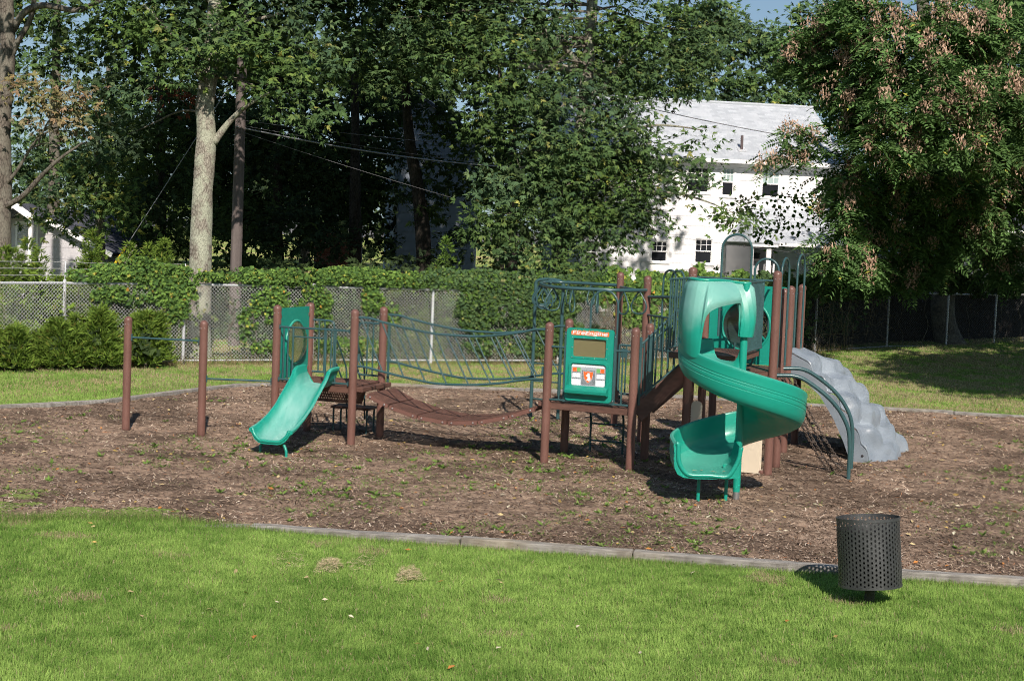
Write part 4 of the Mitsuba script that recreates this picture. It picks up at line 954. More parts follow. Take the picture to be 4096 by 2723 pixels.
def Y_near(c): return c[1] < 47 and c[2] < 11
def tree(key, label, trunks, limbs, lobes, pal, size, M, seed, dens=1.0, cat='tree', group=None, droop=.45, spread=.30, extra=None):
    r = np.random.default_rng(seed)
    thing(key, label, cat, **({'group': group} if group else {}))
    for pts, r0, r1 in trunks: trunk(key + '__trunk', pts, r0, r1, M, seed=seed)
    for pts, r0, r1 in limbs: put(key + '__branch', limb(pts, r0, r1, seed=seed), M, True)
    parts = []
    if len(lobes) > 15 and key.startswith('shade_tree'):
        tp = smoothpath(trunks[0][0], 60)
        for lb in lobes:
            if not Y_near(lb[0]) or len(lb) > 2 and lb[2] < .8: continue
            c = lb[0]; i_ = int(np.argmin(np.abs(tp[:, 2] - (c[2] + .25 + .12 * np.linalg.norm((tp - c)[:, :2], axis=1).min())))); o = tp[i_]; w_ = r.normal(size=3) * .35
            put(key + '__branch', limb([o, o + (c - o) * .4 + w_ + [0, .25, .25], o + (c - o) * .75 + w_ * .8 + [0, .2, .2], c + r.normal(size=3) * .25], .04, .010, 7, 16, .05, seed), M_BARK2, True)
    for lb in lobes:
        c, rad = lb[0], lb[1]; d = lb[2] if len(lb) > 2 else 1.0; pl = lb[3] if len(lb) > 3 else pal; sz = lb[4] if len(lb) > 4 else size
        sz = sz * r.uniform(.85, 1.25) if Y_near(c) else sz; pl = [(a_ * h_, b_ * h_, c_ * h2_, q_) for h_, h2_ in [(r.uniform(.82, 1.18), r.uniform(.75, 1.2))] for a_, b_, c_, q_ in pl]; area = math.pi * rad[0] * rad[2]; n = int(dens * d * (4.9 if Y_near(c) else 4.6) * area / (sz * sz * .21))
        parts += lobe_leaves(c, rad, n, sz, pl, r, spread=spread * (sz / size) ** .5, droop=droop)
    if extra: parts += extra(r)
    vf, c = merge(parts); put(key + '__crown', vf, M_LEAF, False, color=c)
    return key

PL = px_lobe
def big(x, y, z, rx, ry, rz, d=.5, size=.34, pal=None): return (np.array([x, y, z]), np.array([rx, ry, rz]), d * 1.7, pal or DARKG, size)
def A(x, y, Y): return at(x * S2, y * S2, Y)

# tree with the pale lichen-covered trunk
tree('shade_tree', 'tall tree with a pale lichen-spotted trunk rising behind the fence, left of the utility pole',
     [([A(452, 850, 39.4) * [1, 1, 0] + [0, 0, -.1], A(456, 740, 39.4), A(463, 560, 39.5), A(472, 400, 39.7), A(476, 300, 39.9), A(470, 240, 40), A(478, 190, 40.1), A(490, 100, 40.4), A(497, 0, 40.8), A(505, -180, 41.3), A(510, -420, 42)], .30, .14)],
     [([A(492, 330, 39.8), A(520, 290, 39.8), A(560, 250, 39.6), A(620, 215, 39.2)], .10, .03), ([A(480, 210, 40), A(430, 120, 39.8), A(380, 60, 39.6), A(330, 10, 39.4)], .11, .03),
      ([A(490, 120, 40.3), A(560, 60, 40), A(650, 30, 39.6)], .10, .03), ([A(503, -150, 41), A(350, -320, 41), A(240, -420, 41)], .12, .04), ([A(503, -200, 41), A(650, -380, 41), A(760, -460, 41)], .12, .04)],
     [PL(300, 40, 80, 70, 40), PL(375, 115, 80, 70, 39.3), PL(455, 45, 85, 70, 39), PL(430, 160, 50, 45, 39), PL(545, 95, 75, 75, 39), PL(630, 150, 65, 70, 39), PL(690, 235, 60, 55, 39), PL(590, 215, 40, 45, 39.2), PL(650, 40, 80, 70, 39.6), PL(335, 215, 45, 45, 40.3) + (.8,),
      PL(740, 120, 45, 50, 39.8), PL(300, 320, 40, 60, 41.5) + (.8, DARKG), PL(405, 205, 30, 35, 40.3) + (.8, [(.13, .05, .03, 1)]),
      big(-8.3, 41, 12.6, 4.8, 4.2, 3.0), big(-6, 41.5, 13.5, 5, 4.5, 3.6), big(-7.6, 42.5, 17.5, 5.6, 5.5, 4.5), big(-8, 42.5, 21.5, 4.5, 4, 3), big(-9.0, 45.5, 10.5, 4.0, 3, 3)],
     GREEN, .155, M_BARK, 11)

# big tree in front of the white house
tree('shade_tree_001', 'broad leafy tree hanging its branches in front of the white house',
     [([A(1290, 640, 46.5) * [1, 1, 0] + [0, 0, -.1], A(1290, 560, 46.5), A(1303, 470, 46.6), A(1325, 360, 46.7), A(1345, 250, 46.8), A(1355, 150, 46.9), A(1362, 60, 47), A(1366, -60, 47.2), A(1372, -300, 47.6)], .27, .13)],
     [([A(1345, 230, 46.8), A(1400, 190, 46.4), A(1440, 130, 46), A(1500, 80, 45.6)], .12, .03), ([A(1350, 170, 46.9), A(1280, 90, 46.3), A(1200, 40, 45.8)], .11, .03), ([A(1310, 440, 46.6), A(1400, 430, 45.8), A(1490, 440, 45.3), A(1600, 455, 45.2), A(1690, 490, 45.2)], .08, .012),
      ([A(1340, 280, 46.8), A(1420, 300, 46), A(1520, 290, 45.5), A(1620, 300, 45.4)], .08, .015), ([A(1350, 160, 46.9), A(1200, 150, 46), A(1050, 130, 45.2), A(900, 120, 44.8)], .12, .03), ([A(1318, 400, 46.6), A(1250, 380, 46), A(1160, 400, 45.4)], .08, .02)],
     [PL(800, 120, 75, 80, 44.2), PL(880, 60, 85, 60, 44.6), PL(900, 170, 70, 60, 44.4), PL(1000, 130, 85, 80, 44.6), PL(1010, 30, 90, 60, 45), PL(1110, 130, 90, 85, 45), PL(1120, 30, 90, 60, 45.4), PL(1200, 190, 70, 60, 45), PL(1240, 50, 80, 70, 45.6),
      PL(1160, 290, 65, 55, 45), PL(1260, 290, 75, 60, 45), PL(1350, 340, 80, 60, 45), PL(1450, 340, 80, 55, 45), PL(1490, 325, 45, 40, 45.2) + (.6,), PL(1590, 340, 36, 45, 45.3) + (.3,), PL(1610, 400, 36, 40, 45.3) + (.35,), PL(1180, 400, 65, 60, 45), PL(1280, 430, 80, 60, 45), PL(1390, 440, 85, 60, 45), PL(1490, 430, 70, 50, 45.2), PL(1130, 510, 65, 55, 45), PL(1230, 530, 80, 55, 45),
      PL(1340, 540, 75, 50, 45), PL(1440, 520, 60, 45, 45.2), PL(1500, 510, 32, 30, 45.2), PL(1590, 450, 45, 26, 45.2) + (.55,), PL(1660, 490, 40, 24, 45.2) + (.6,), PL(1710, 508, 22, 14, 45.2) + (.6,), PL(1300, 600, 90, 40, 45), PL(1190, 590, 60, 35, 45.2), PL(1400, 255, 80, 60, 45.6), PL(1430, 250, 50, 45, 45.8), PL(1380, 380, 90, 60, 46.5), PL(1480, 390, 80, 60, 46.5), PL(1390, 500, 80, 60, 46.5), PL(1290, 480, 90, 60, 46.5), PL(1530, 380, 40, 40, 46) + (.6,), PL(1460, 480, 50, 40, 46), PL(1250, 380, 90, 60, 46.5),
      PL(1450, 60, 80, 75, 46), PL(1430, 170, 70, 60, 46.4), PL(1550, 110, 80, 75, 46), PL(1520, 185, 70, 45, 46), PL(1620, 165, 60, 50, 46.4), PL(1660, 80, 60, 60, 46.6), PL(1300, 170, 50, 60, 46.2),
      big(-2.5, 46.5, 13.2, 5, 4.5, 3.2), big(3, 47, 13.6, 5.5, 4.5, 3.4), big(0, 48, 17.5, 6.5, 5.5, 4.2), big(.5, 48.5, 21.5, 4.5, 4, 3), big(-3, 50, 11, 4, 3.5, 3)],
     GREEN, .150, M_BARK, 12)

# far left tree with pale trunk and yellowing leaves
tree('yellowing_tree', 'tree at the left edge with a grey trunk and sparse yellowing leaves',
     [([A(2, 640, 44) * [1, 1, 0] + [0, 0, -.1], A(2, 560, 44), A(6, 420, 44), A(10, 250, 44), A(17, 120, 44), A(16, 0, 44), A(10, -200, 44.3)], .28, .17)],
     [([A(30, 70, 44), A(60, 28, 43.8), A(120, 15, 43.5), A(175, 25, 43.3), A(215, 10, 43.2), A(260, -10, 43.2)], .10, .06), ([A(22, 140, 44), A(50, 80, 43.9), A(75, 30, 43.8), A(80, -60, 43.6)], .10, .05),
      ([A(4, 480, 44), A(50, 455, 43.6), A(90, 410, 43.2), A(130, 370, 42.8), A(190, 330, 42.5)], .09, .03), ([A(10, 430, 44), A(40, 390, 43.7), A(80, 330, 43.4), A(140, 290, 43), A(210, 280, 42.8)], .055, .012), ([A(60, 350, 43.4), A(110, 330, 43), A(160, 345, 42.7)], .03, .01), ([A(90, 330, 43.2), A(120, 270, 43), A(170, 250, 42.8)], .03, .01)],
     [PL(70, 215, 55, 26, 43) + (.5,), PL(140, 225, 60, 28, 42.6) + (.5,), PL(190, 215, 40, 24, 42.4) + (.4,), PL(110, 260, 55, 22, 42.6) + (.4,), PL(40, 190, 40, 22, 43) + (.4,), PL(165, 265, 40, 18, 42.6) + (.35,), PL(120, 300, 60, 20, 42.8) + (.25,)], YELLOW, .16, M_BARK2, 13, droop=.7)
# green trees behind it
tree('woodland_tree', 'loose green tree behind the left tree with sky showing through its crown', [([A(120, 700, 58) * [1, 1, 0], A(125, 400, 58), A(130, 100, 58), A(135, -100, 58)], .25, .1)], [],
     [PL(60, 60, 60, 55, 57) + (.55,), PL(140, 70, 60, 60, 57) + (.5,), PL(210, 60, 45, 60, 57) + (.55,), PL(100, 160, 65, 50, 57) + (.6,), PL(195, 150, 55, 50, 57) + (.6,), PL(50, 280, 50, 60, 58) + (.6,), PL(215, 235, 50, 50, 57) + (.7,), PL(60, 400, 60, 60, 58), PL(120, 330, 60, 50, 58) + (.7,), PL(40, 10, 60, 40, 58) + (.6,), PL(170, 5, 70, 40, 58) + (.6,), PL(250, 120, 40, 70, 58) + (.7,), PL(30, 150, 40, 60, 58) + (.8,), PL(90, 60, 60, 50, 59) + (.8,), PL(60, 220, 40, 50, 59) + (.8,), PL(150, 120, 60, 50, 59) + (.8,)], GREEN, .22, M_BARK2, 14)
tree('woodland_tree_001', 'dense green tree over the grey house at the left', [([A(230, 700, 50) * [1, 1, 0], A(228, 450, 50), A(225, 300, 50)], .2, .08)], [],
     [PL(170, 370, 55, 55, 48.5), PL(225, 320, 50, 60, 48.5), PL(210, 430, 65, 60, 48), PL(140, 450, 55, 50, 48), PL(260, 390, 40, 60, 48.5), PL(270, 480, 55, 50, 48), PL(180, 510, 60, 36, 48), PL(120, 490, 40, 30, 48), PL(240, 270, 40, 45, 49)], GREEN + [(.16, .18, .05, 3)], .17, M_BARK2, 15)

# dark trees standing in the shade behind
def under(key, label, x, Y, lobes, seed, lean=0, r0=.22):
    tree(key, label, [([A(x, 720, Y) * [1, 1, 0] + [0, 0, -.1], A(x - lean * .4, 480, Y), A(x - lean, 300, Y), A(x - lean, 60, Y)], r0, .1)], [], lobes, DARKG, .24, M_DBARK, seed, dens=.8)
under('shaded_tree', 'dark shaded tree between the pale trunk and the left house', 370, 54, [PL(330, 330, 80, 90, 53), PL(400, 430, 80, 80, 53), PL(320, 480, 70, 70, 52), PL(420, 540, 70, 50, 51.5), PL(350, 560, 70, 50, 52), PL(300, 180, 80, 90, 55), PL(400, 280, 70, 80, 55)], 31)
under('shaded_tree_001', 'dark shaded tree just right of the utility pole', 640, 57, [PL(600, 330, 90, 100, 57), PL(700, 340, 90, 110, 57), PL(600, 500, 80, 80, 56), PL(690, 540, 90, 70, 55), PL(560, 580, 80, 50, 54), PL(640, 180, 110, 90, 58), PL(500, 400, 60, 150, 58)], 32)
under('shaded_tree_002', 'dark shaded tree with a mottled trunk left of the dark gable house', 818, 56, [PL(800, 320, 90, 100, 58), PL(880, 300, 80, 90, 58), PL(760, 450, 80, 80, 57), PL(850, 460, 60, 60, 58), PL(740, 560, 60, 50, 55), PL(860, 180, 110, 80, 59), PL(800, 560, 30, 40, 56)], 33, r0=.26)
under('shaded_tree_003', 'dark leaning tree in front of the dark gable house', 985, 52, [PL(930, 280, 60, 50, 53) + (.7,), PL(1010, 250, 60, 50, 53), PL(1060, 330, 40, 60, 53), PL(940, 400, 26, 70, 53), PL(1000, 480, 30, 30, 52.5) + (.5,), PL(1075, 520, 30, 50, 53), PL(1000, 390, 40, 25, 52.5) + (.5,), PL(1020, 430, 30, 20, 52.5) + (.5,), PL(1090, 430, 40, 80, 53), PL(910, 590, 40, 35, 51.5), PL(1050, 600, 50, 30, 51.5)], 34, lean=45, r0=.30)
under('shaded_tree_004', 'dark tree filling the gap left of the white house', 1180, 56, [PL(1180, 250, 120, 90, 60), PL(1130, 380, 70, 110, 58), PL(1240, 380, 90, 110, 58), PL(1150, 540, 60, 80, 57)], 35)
tree('shaded_hedge', 'tall dark shaded undergrowth closing the space under the trees, right of the pole', [([A(560, 760, 62) * [1, 1, 0], A(560, 500, 62)], .1, .05)], [], [PL(470, 420, 90, 170, 62), PL(560, 480, 80, 130, 62), PL(650, 420, 90, 170, 63), PL(760, 460, 80, 150, 63), PL(850, 440, 70, 160, 64), PL(920, 520, 40, 110, 64), PL(560, 260, 120, 120, 64), PL(760, 240, 120, 120, 65), PL(400, 280, 90, 120, 63), PL(330, 430, 70, 150, 61)], DARKG, .3, M_BARK2, 36, cat='undergrowth')
# trees far behind the houses
def far(key, label, x, Y, lobes, seed, pal=GREEN): tree(key, label, [([A(x, 640, Y) * [1, 1, 0], A(x, 400, Y), A(x, 150, Y)], .3, .12)], [], lobes, pal, .32, M_BARK2, seed, dens=.75)
far('background_tree', 'bright green tree rising behind the white house roof', 1680, 84, [PL(1600, 120, 80, 90, 82), PL(1690, 130, 70, 90, 82), PL(1740, 200, 60, 60, 82), PL(1560, 210, 70, 60, 82), PL(1650, 230, 90, 50, 82), PL(1735, 80, 50, 55, 82), PL(1780, 110, 50, 60, 82), PL(1660, 50, 60, 50, 82), PL(1560, 50, 70, 60, 82), PL(1480, 160, 90, 90, 84), PL(1800, 190, 80, 80, 84), PL(1620, 20, 90, 70, 83)], 41)
far('background_tree_001', 'tree top behind the brown-seeded tree at the right', 1850, 90, [PL(1850, 70, 70, 60, 88), PL(1930, 40, 90, 80, 88), PL(1870, 180, 90, 90, 88), PL(1960, 250, 90, 120, 86)], 42)
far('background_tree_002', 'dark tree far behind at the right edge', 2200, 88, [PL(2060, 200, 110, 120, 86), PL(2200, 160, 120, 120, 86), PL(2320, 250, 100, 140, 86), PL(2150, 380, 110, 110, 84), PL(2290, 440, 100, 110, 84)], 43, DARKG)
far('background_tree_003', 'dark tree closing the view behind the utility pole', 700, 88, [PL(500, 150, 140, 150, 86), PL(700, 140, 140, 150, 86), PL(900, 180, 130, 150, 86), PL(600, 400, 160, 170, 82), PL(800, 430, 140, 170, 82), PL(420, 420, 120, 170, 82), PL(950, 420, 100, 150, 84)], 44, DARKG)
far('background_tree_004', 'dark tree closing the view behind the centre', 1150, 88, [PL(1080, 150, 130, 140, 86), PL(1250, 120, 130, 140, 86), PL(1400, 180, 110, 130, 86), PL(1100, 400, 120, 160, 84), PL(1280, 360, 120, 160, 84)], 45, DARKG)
far('background_tree_005', 'tree far behind the left house', 250, 88, [PL(290, 250, 80, 130, 84), PL(180, 400, 110, 110, 84), PL(60, 460, 90, 90, 84), PL(300, 460, 90, 120, 84)], 46)
# the neighbour tree whose shade lies over the lawn at the right, and one behind the fence there
tree('neighbour_tree', 'leafy tree outside the right edge that shades the lawn by the fence', [([(19.5, 30, -.1), (19.4, 30, 4), (19.2, 30.3, 9)], .3, .15)], [],
     [big(16.6, 30, 7.6, 4.4, 4.5, 3.0, .8, .26, GREEN), big(17.6, 34, 7.8, 4.6, 5, 3.0, .8, .26, GREEN), big(18.6, 38.5, 6.6, 4.4, 4.5, 2.8, .8, .26, GREEN), big(19.5, 42, 5.6, 4.0, 4.0, 2.6, .8, .26, GREEN), big(14.4, 33, 7.2, 2.9, 3.4, 2.2, .8, .26, GREEN), big(15.6, 36.5, 7.0, 2.9, 3.0, 2.2, .8, .26, GREEN)], GREEN, .26, M_BARK2, 51)

# tree of feathery leaves with hanging brown seed bunches
def pinnate(c, r, n, size=.62, pal=GREEN, spreadv=None):
    """Compound leaves: each a drooping rib with paired leaflets."""
    parts = []
    k = 8; d = unit(n, r); d[:, 2] = .12 - .45 * np.abs(d[:, 2]); d[:, 1] -= .25; d /= np.linalg.norm(d, axis=1, keepdims=True)
    l = size * r.uniform(.65, 1.15, n); tint = r.uniform(.8, 1.25, (n, 1)); up_ = np.array([0, 0, 1.0]) + r.normal(size=(n, 3)) * .4
    s = np.cross(d, up_); s /= np.linalg.norm(s, axis=1, keepdims=True)
    for j in range(k):
        t = (j + .6) / k; p = c + d * (l * t)[:, None] + np.array([0, 0, -1.0]) * (l * .30 * t * t)[:, None]
        dd = d + np.array([0, 0, -.6]) * t
        for sg_ in (-1, 1):
            ld = s * sg_ + dd * .55 + r.normal(size=(n, 3)) * .12; ll = l * .30 * (1 - .45 * abs(t - .45))
            parts.append(kites(p + ld / np.linalg.norm(ld, axis=1, keepdims=True) * ll[:, None] * .5, ld, up_ + r.normal(size=(n, 3)) * .25, ll, ll * .40, pick(pal, n, r, .12) * tint))
    return parts
AIL = [(.105, .195, .062, 5), (.135, .235, .075, 4), (.08, .15, .052, 3), (.38, .36, .07, .12)]
ail_lobes = [PL(1900, 110, 95, 70, 45.5), PL(1990, 50, 100, 70, 44), PL(2090, 110, 90, 75, 43), PL(2190, 50, 100, 70, 43.5), PL(2290, 90, 90, 80, 44.5), PL(1905, 160, 70, 38, 45.5), PL(1980, 205, 90, 65, 44.5), PL(2090, 230, 90, 65, 42.5), PL(2200, 190, 90, 70, 42.5), PL(2310, 230, 80, 75, 44),
             PL(1995, 300, 75, 48, 45), PL(2060, 330, 90, 55, 43), PL(2170, 310, 90, 60, 43), PL(2280, 340, 90, 65, 44.5), PL(2000, 420, 80, 55, 47.5), PL(2110, 420, 80, 55, 47), PL(2230, 430, 90, 60, 48), PL(2330, 460, 70, 70, 49.5), PL(1950, 470, 50, 60, 44.8), PL(1925, 560, 50, 50, 44.8), PL(2010, 520, 60, 50, 48), PL(2100, 530, 70, 45, 49), PL(1960, 610, 45, 35, 45.1),
             PL(1800, 315, 30, 40, 44.7), PL(1845, 330, 35, 45, 44.7), PL(1765, 365, 20, 14, 44.5), PL(1890, 600, 25, 30, 44.9), PL(2190, 550, 80, 40, 50), PL(2300, 580, 60, 45, 51.5), PL(1985, 590, 70, 50, 49), PL(2060, 630, 70, 36, 50), PL(2140, 600, 80, 50, 50.5), PL(2240, 520, 80, 60, 50), PL(2330, 600, 60, 60, 52), PL(1940, 400, 40, 50, 46), PL(2050, 480, 90, 70, 50), PL(2160, 480, 90, 70, 50), PL(1850, 130, 60, 60, 47), ]
def ailanthus():
    key = 'seed_tree'; r = np.random.default_rng(61)
    thing(key, 'large tree with feathery leaves and hanging bunches of brown seeds at the right', 'tree')
    base = np.array([15.35, 55.6, -.1])
    trunk(key + '__trunk', [base, A(2172, 700, 55.6), A(2185, 640, 55.5), A(2190, 560, 55.2), A(2180, 420, 54.5), A(2150, 250, 54), A(2130, 60, 53.8), A(2120, -200, 54)], .42, .16, M_BARK2, seed=5)
    for pts, r0 in (([A(2188, 650, 55.4), A(2225, 560, 55), A(2240, 470, 54.3), A(2270, 330, 53.5), A(2300, 150, 53)], .17), ([A(2180, 420, 54.5), A(2080, 330, 49.5), A(1980, 280, 46.5)], .10), ([A(2150, 250, 54), A(2040, 160, 48.6), A(1920, 120, 46.5)], .10), ([A(2185, 520, 55), A(2080, 470, 49.5), A(1970, 460, 46.2), A(1930, 540, 45.2)], .07), ([A(1980, 280, 46.5), A(1890, 290, 45.5), A(1810, 310, 44.8)], .035)):
        put(key + '__branch', limb(pts, r0, r0 * .25, seed=9), M_BARK2, True)
    parts, seeds = [], []
    for i, (c, rad) in enumerate(ail_lobes):
        small = rad[0] < .42; k = int(9.5 * rad[0] * rad[2] * 2.8) + 3 if not small else 3
        d = unit(k, r); d[:, 1] = -np.abs(d[:, 1]) * np.where(r.random(k) < .7, 1, -1); tips = c + d * rad * (r.uniform(.45, 1, (k, 1)) ** .5)
        for t_ in tips:
            m_ = int(r.integers(8, 13)); parts += pinnate(t_ + r.normal(size=(m_, 3)) * .10, r, m_, .70 if not small else .55, AIL)
            if r.random() < (.52 if c[2] > 4.6 else .34):
                o = t_ + np.array([r.normal() * .15, -.42, .12 + r.normal() * .1]); q_ = int(r.uniform(40, 80)); q = r.normal(size=(q_, 3)) * [.11, .08, .13] + [0, 0, -.10]
                l = r.uniform(.08, .14, q_); dr_ = r.normal(size=(q_, 3)) * .5 + [0, 0, -1]
                seeds.append(kites(o + q, dr_, unit(q_, r) * [1, .6, 1] + [0, -.6, .4], l, l * .38, pick([(.50, .34, .245, 3), (.58, .42, .31, 2), (.38, .25, .175, 1)], q_, r)))
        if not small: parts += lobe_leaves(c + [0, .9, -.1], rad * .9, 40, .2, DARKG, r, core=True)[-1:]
    for b in (big(17.5, 52.5, 12.8, 4.5, 4, 2.4, .5, .34), big(20.0, 52, 11.5, 4.5, 4.5, 3.2, .5, .34), big(17, 55, 8.5, 4, 3, 3, .4, .34), big(16.5, 49.5, 10.2, 4.0, 3.0, 2.2, .5, .34), big(21, 48, 9.5, 4.0, 4.0, 3, .5, .34), big(18.5, 50, 5.6, 3.2, 2.5, 1.6, .45, .30), big(14.6, 50.5, 5.6, 3.2, 1.8, 1.5, .5, .30), big(11.8, 49.5, 5.4, 2.0, 1.6, 1.3, .4, .30), big(16.5, 46.5, 7.6, 3.4, 2, 1.6, .4, .30)):
        parts += lobe_leaves(b[0], b[1], int(b[2] * 3.6 * math.pi * b[1][0] * b[1][2] / (.34 * .34 * .21)), .34, AIL, r)
    vf, c = merge(parts); put(key + '__crown', vf, M_LEAF, False, color=c)
    vf, c = merge(seeds); put(key + '__seed_bunches', vf, M_LEAF, False, color=c, label='hanging bunches of dry brown seeds', kind='stuff')
ailanthus()

# ------------------------------------------------------------------ fences
FENCE = [(-14.6, 31.6), (-13.0, 32.9), (-11.11, 34.45), (-10.08, 35.65), (-7.77, 37.52), (-4.92, 39.1), (-2.05, 40.4), (1.23, 41.9), (3.3, 43.7), (5.3, 45.6), (7.4, 47.6), (9.5, 49.8), (12.6, 53.4), (15.0, 54.9), (17.0, 56.05), (20.0, 57.9)]
FP = np.array(FENCE); NEAR_POSTS = [1, 3, 4, 5, 6, 7, 8, 9, 10, 11, 12, 13, 14, 15]
FH = 1.88
def fence():
    key = 'chain_link_fence'; thing(key, 'silver chain-link fence with white posts along the back of the lawn', 'fence')
    for i in NEAR_POSTS:
        x, y = FP[i]; put(key + '__post', lathe([(.0, -.2), (.036, -.2), (.036, FH + .0), (.040, FH), (.038, FH + .05), (.0, FH + .07)], 10, (x, y, 0)), M_GALV, 40)
    for a, b in zip(FP[:-1], FP[1:]):
        d = np.array([*(b - a), 0.0]); l = np.linalg.norm(d); d /= l; n = np.cross(d, EZ); A0 = np.array([*a, 0.0]) + n * .045
        put(key + '__top_rail', tube([A0 + [0, 0, FH - .02] - n * .045, A0 + d * l + [0, 0, FH - .02] - n * .045], .027, 8), M_GALV, 40)
        put(key + '__bottom_rail', tube([A0 + [0, 0, .06] - n * .03, A0 + d * l + [0, 0, .06] - n * .03], .020, 6), M_GALV, 40)
        m = MB(); p = .088; h0, h1 = .05, FH
        for sgn in (1, -1):
            for s in np.arange(-(h1 - h0) if sgn > 0 else 0, l + ((h1 - h0) if sgn < 0 else 0), p):
                s0, s1 = s, s + sgn * (h1 - h0); t0, t1 = 0.0, 1.0
                for lim, cond in ((0.0, 1), (l, -1)):
                    for _ in range(1):
                        f0, f1 = (s0 - lim) * cond, (s1 - lim) * cond
                        if f0 < 0 and f1 < 0: t1 = -1
                        elif f0 < 0: t0 = max(t0, f0 / (f0 - f1))
                        elif f1 < 0: t1 = min(t1, f0 / (f0 - f1))
                if t1 - t0 < .01: continue
                pa, pb = [A0 + d * (s0 + (s1 - s0) * t) + n * (.003 * sgn) + [0, 0, h0 + (h1 - h0) * t] for t in (t0, t1)]
                m.add(*tube([pa, pb], .0038, 3, caps=False))
        put(key + '__wire_mesh', m, M_WIRE if a[0] < 5 else M_SHADEWIRE, 60)
    for i in (1, 3, 4):
        x, y = FP[i]; put(key + '__barbed_arm', tube([[x, y, FH], [x, y + .02, FH + .14], [x - .02, y + .12, FH + .46]], .014, 6), M_GALV, 40)
    for h, o in ((.15, .03), (.30, .075), (.45, .115)):
        pts = []
        for i in (0, 1, 3, 4): pts.append([FP[i][0] - .02, FP[i][1] + o, FH + h])
        pts = np.array(pts); put(key + '__barbed_wire', tube(np.vstack([pts[0], (pts[0] + pts[1]) / 2 - [0, 0, .015], pts[1], (pts[1] + pts[2]) / 2 - [0, 0, .02], pts[2], (pts[2] + pts[3]) / 2 - [0, 0, .03], pts[3]]), .0055, 4), M_WIRE, 40)
fence()
def fence_at(s):
    d = np.r_[0, np.cumsum(np.linalg.norm(np.diff(FP, axis=0), axis=1))]; s = np.asarray(s)
    return np.stack([np.interp(s, d, FP[:, 0]), np.interp(s, d, FP[:, 1])], -1), d
FD = fence_at(0)[1]
def sx_of(x): return np.interp(x, FP[:, 0], FD)

# close-boarded fence behind the wire fence at the right
key = 'board_fence'; thing(key, 'close-boarded wooden fence, shade painted into its near-black colour, behind the wire fence at the right', 'fence')
r = np.random.default_rng(71); bp = np.array([(5.2, 47.0), (9.4, 51.2), (12.3, 54.6), (17.0, 57.3), (22, 60.3)])
bl = sg.LineString(bp); s = 0.0
while s < bl.length - .2:
    w = .14; a, b = np.array(bl.interpolate(s).coords[0]), np.array(bl.interpolate(s + w - .008).coords[0]); d = np.array([*(b - a), 0]); d /= np.linalg.norm(d); n = np.cross(d, EZ)
    h = 1.86 + r.uniform(-.03, .03); o = r.uniform(-.008, .008)
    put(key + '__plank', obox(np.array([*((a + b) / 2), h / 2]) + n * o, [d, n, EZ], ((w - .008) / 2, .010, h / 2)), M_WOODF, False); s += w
for z in (.4, 1.4):
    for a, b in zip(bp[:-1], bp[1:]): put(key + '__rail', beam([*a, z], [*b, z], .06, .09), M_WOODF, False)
for k_ in list(scene):
    if k_.startswith(key + '__rail'):
        pass

# ------------------------------------------------------------------ climbing vines on the fence, shrubs
VINE = [(.115, .20, .05, 4), (.16, .265, .06, 3), (.07, .135, .04, 4), (.32, .33, .07, .4), (.45, .27, .06, .06)]
def vine(key, label, x0, x1, blobs, seed, n, size=.085, pal=VINE, stems=10, twig=0, thick=.13):
    """blobs: (x, z, rx, rz, weight) along the fence; x is the fence's own east coordinate."""
    r = np.random.default_rng(seed); thing(key, label, 'vine'); parts = []
    w = np.array([b[4] * b[2] * b[3] for b in blobs]); w /= w.sum()
    for b, q_ in zip(blobs, w):
        b = (b[0], b[1] + (.04 if b[1] > 1.8 else 0), b[2], b[3] * (.72 if b[1] > 1.8 and x0 < 0 else 1.0), b[4]); k = max(20, int(n * q_ * 1.4)); t = unit(k, r) * (r.random((k, 1)) ** .4)
        cl = meshkit.noise(np.stack([t[:, 0] * b[2] * 3.4 + b[0] * 3.4, t[:, 2] * b[3] * 3.4, t[:, 1]], 1), seed); ok = cl > .45; t = t[ok]; k = len(t)
        x = b[0] + t[:, 0] * b[2]; z = b[1] + t[:, 2] * b[3]; xy = fence_at(sx_of(x))[0]
        p = np.stack([xy[:, 0], xy[:, 1] - .06 + t[:, 1] * thick - .05, np.maximum(z, .03)], 1) + r.normal(size=(k, 3)) * .02
        nrm = np.array([.05, -.65, .75]) + r.normal(size=(k, 3)) * .62; d = np.array([0, -.35, -.8]) + r.normal(size=(k, 3)) * .5
        l = size * r.uniform(.6, 1.3, k); parts.append(kites(p, d, nrm, l, l * .95, pick(pal, k, r) * r.uniform(.85, 1.15), .08))
    vf, c = merge(parts); put(key + '__leaves', vf, M_LEAF, False, color=c)
    m = MB()
    for i in range(stems):
        x = r.uniform(x0, x1); pts = []
        for z in np.linspace(0, r.uniform(1.5, 2.1), 7): x += r.normal() * .10; xy = fence_at(sx_of(x))[0]; pts.append([xy[0], xy[1] - .06 + r.normal() * .03, z])
        m.add(*tube(smoothpath(pts, 16), .009, 4))
    for i in range(twig):
        x = r.uniform(x0, x1); z = r.uniform(.1, 1.9); xy = fence_at(sx_of(x))[0]; d = r.normal(size=3) * [.22, .06, .30] - [0, 0, .15]
        o = np.array([xy[0], xy[1] - .05 - r.random() * .08, z]); m.add(*tube([o, o + d * .5 + r.normal(size=3) * .05, o + d], .0055, 3, caps=False))
    if m.v: put(key + '__stems', m, mat('stem_' + str(seed), prin((.20, .165, .115), .9, .1)) if twig else M_BARK2, 40, kind='stuff')
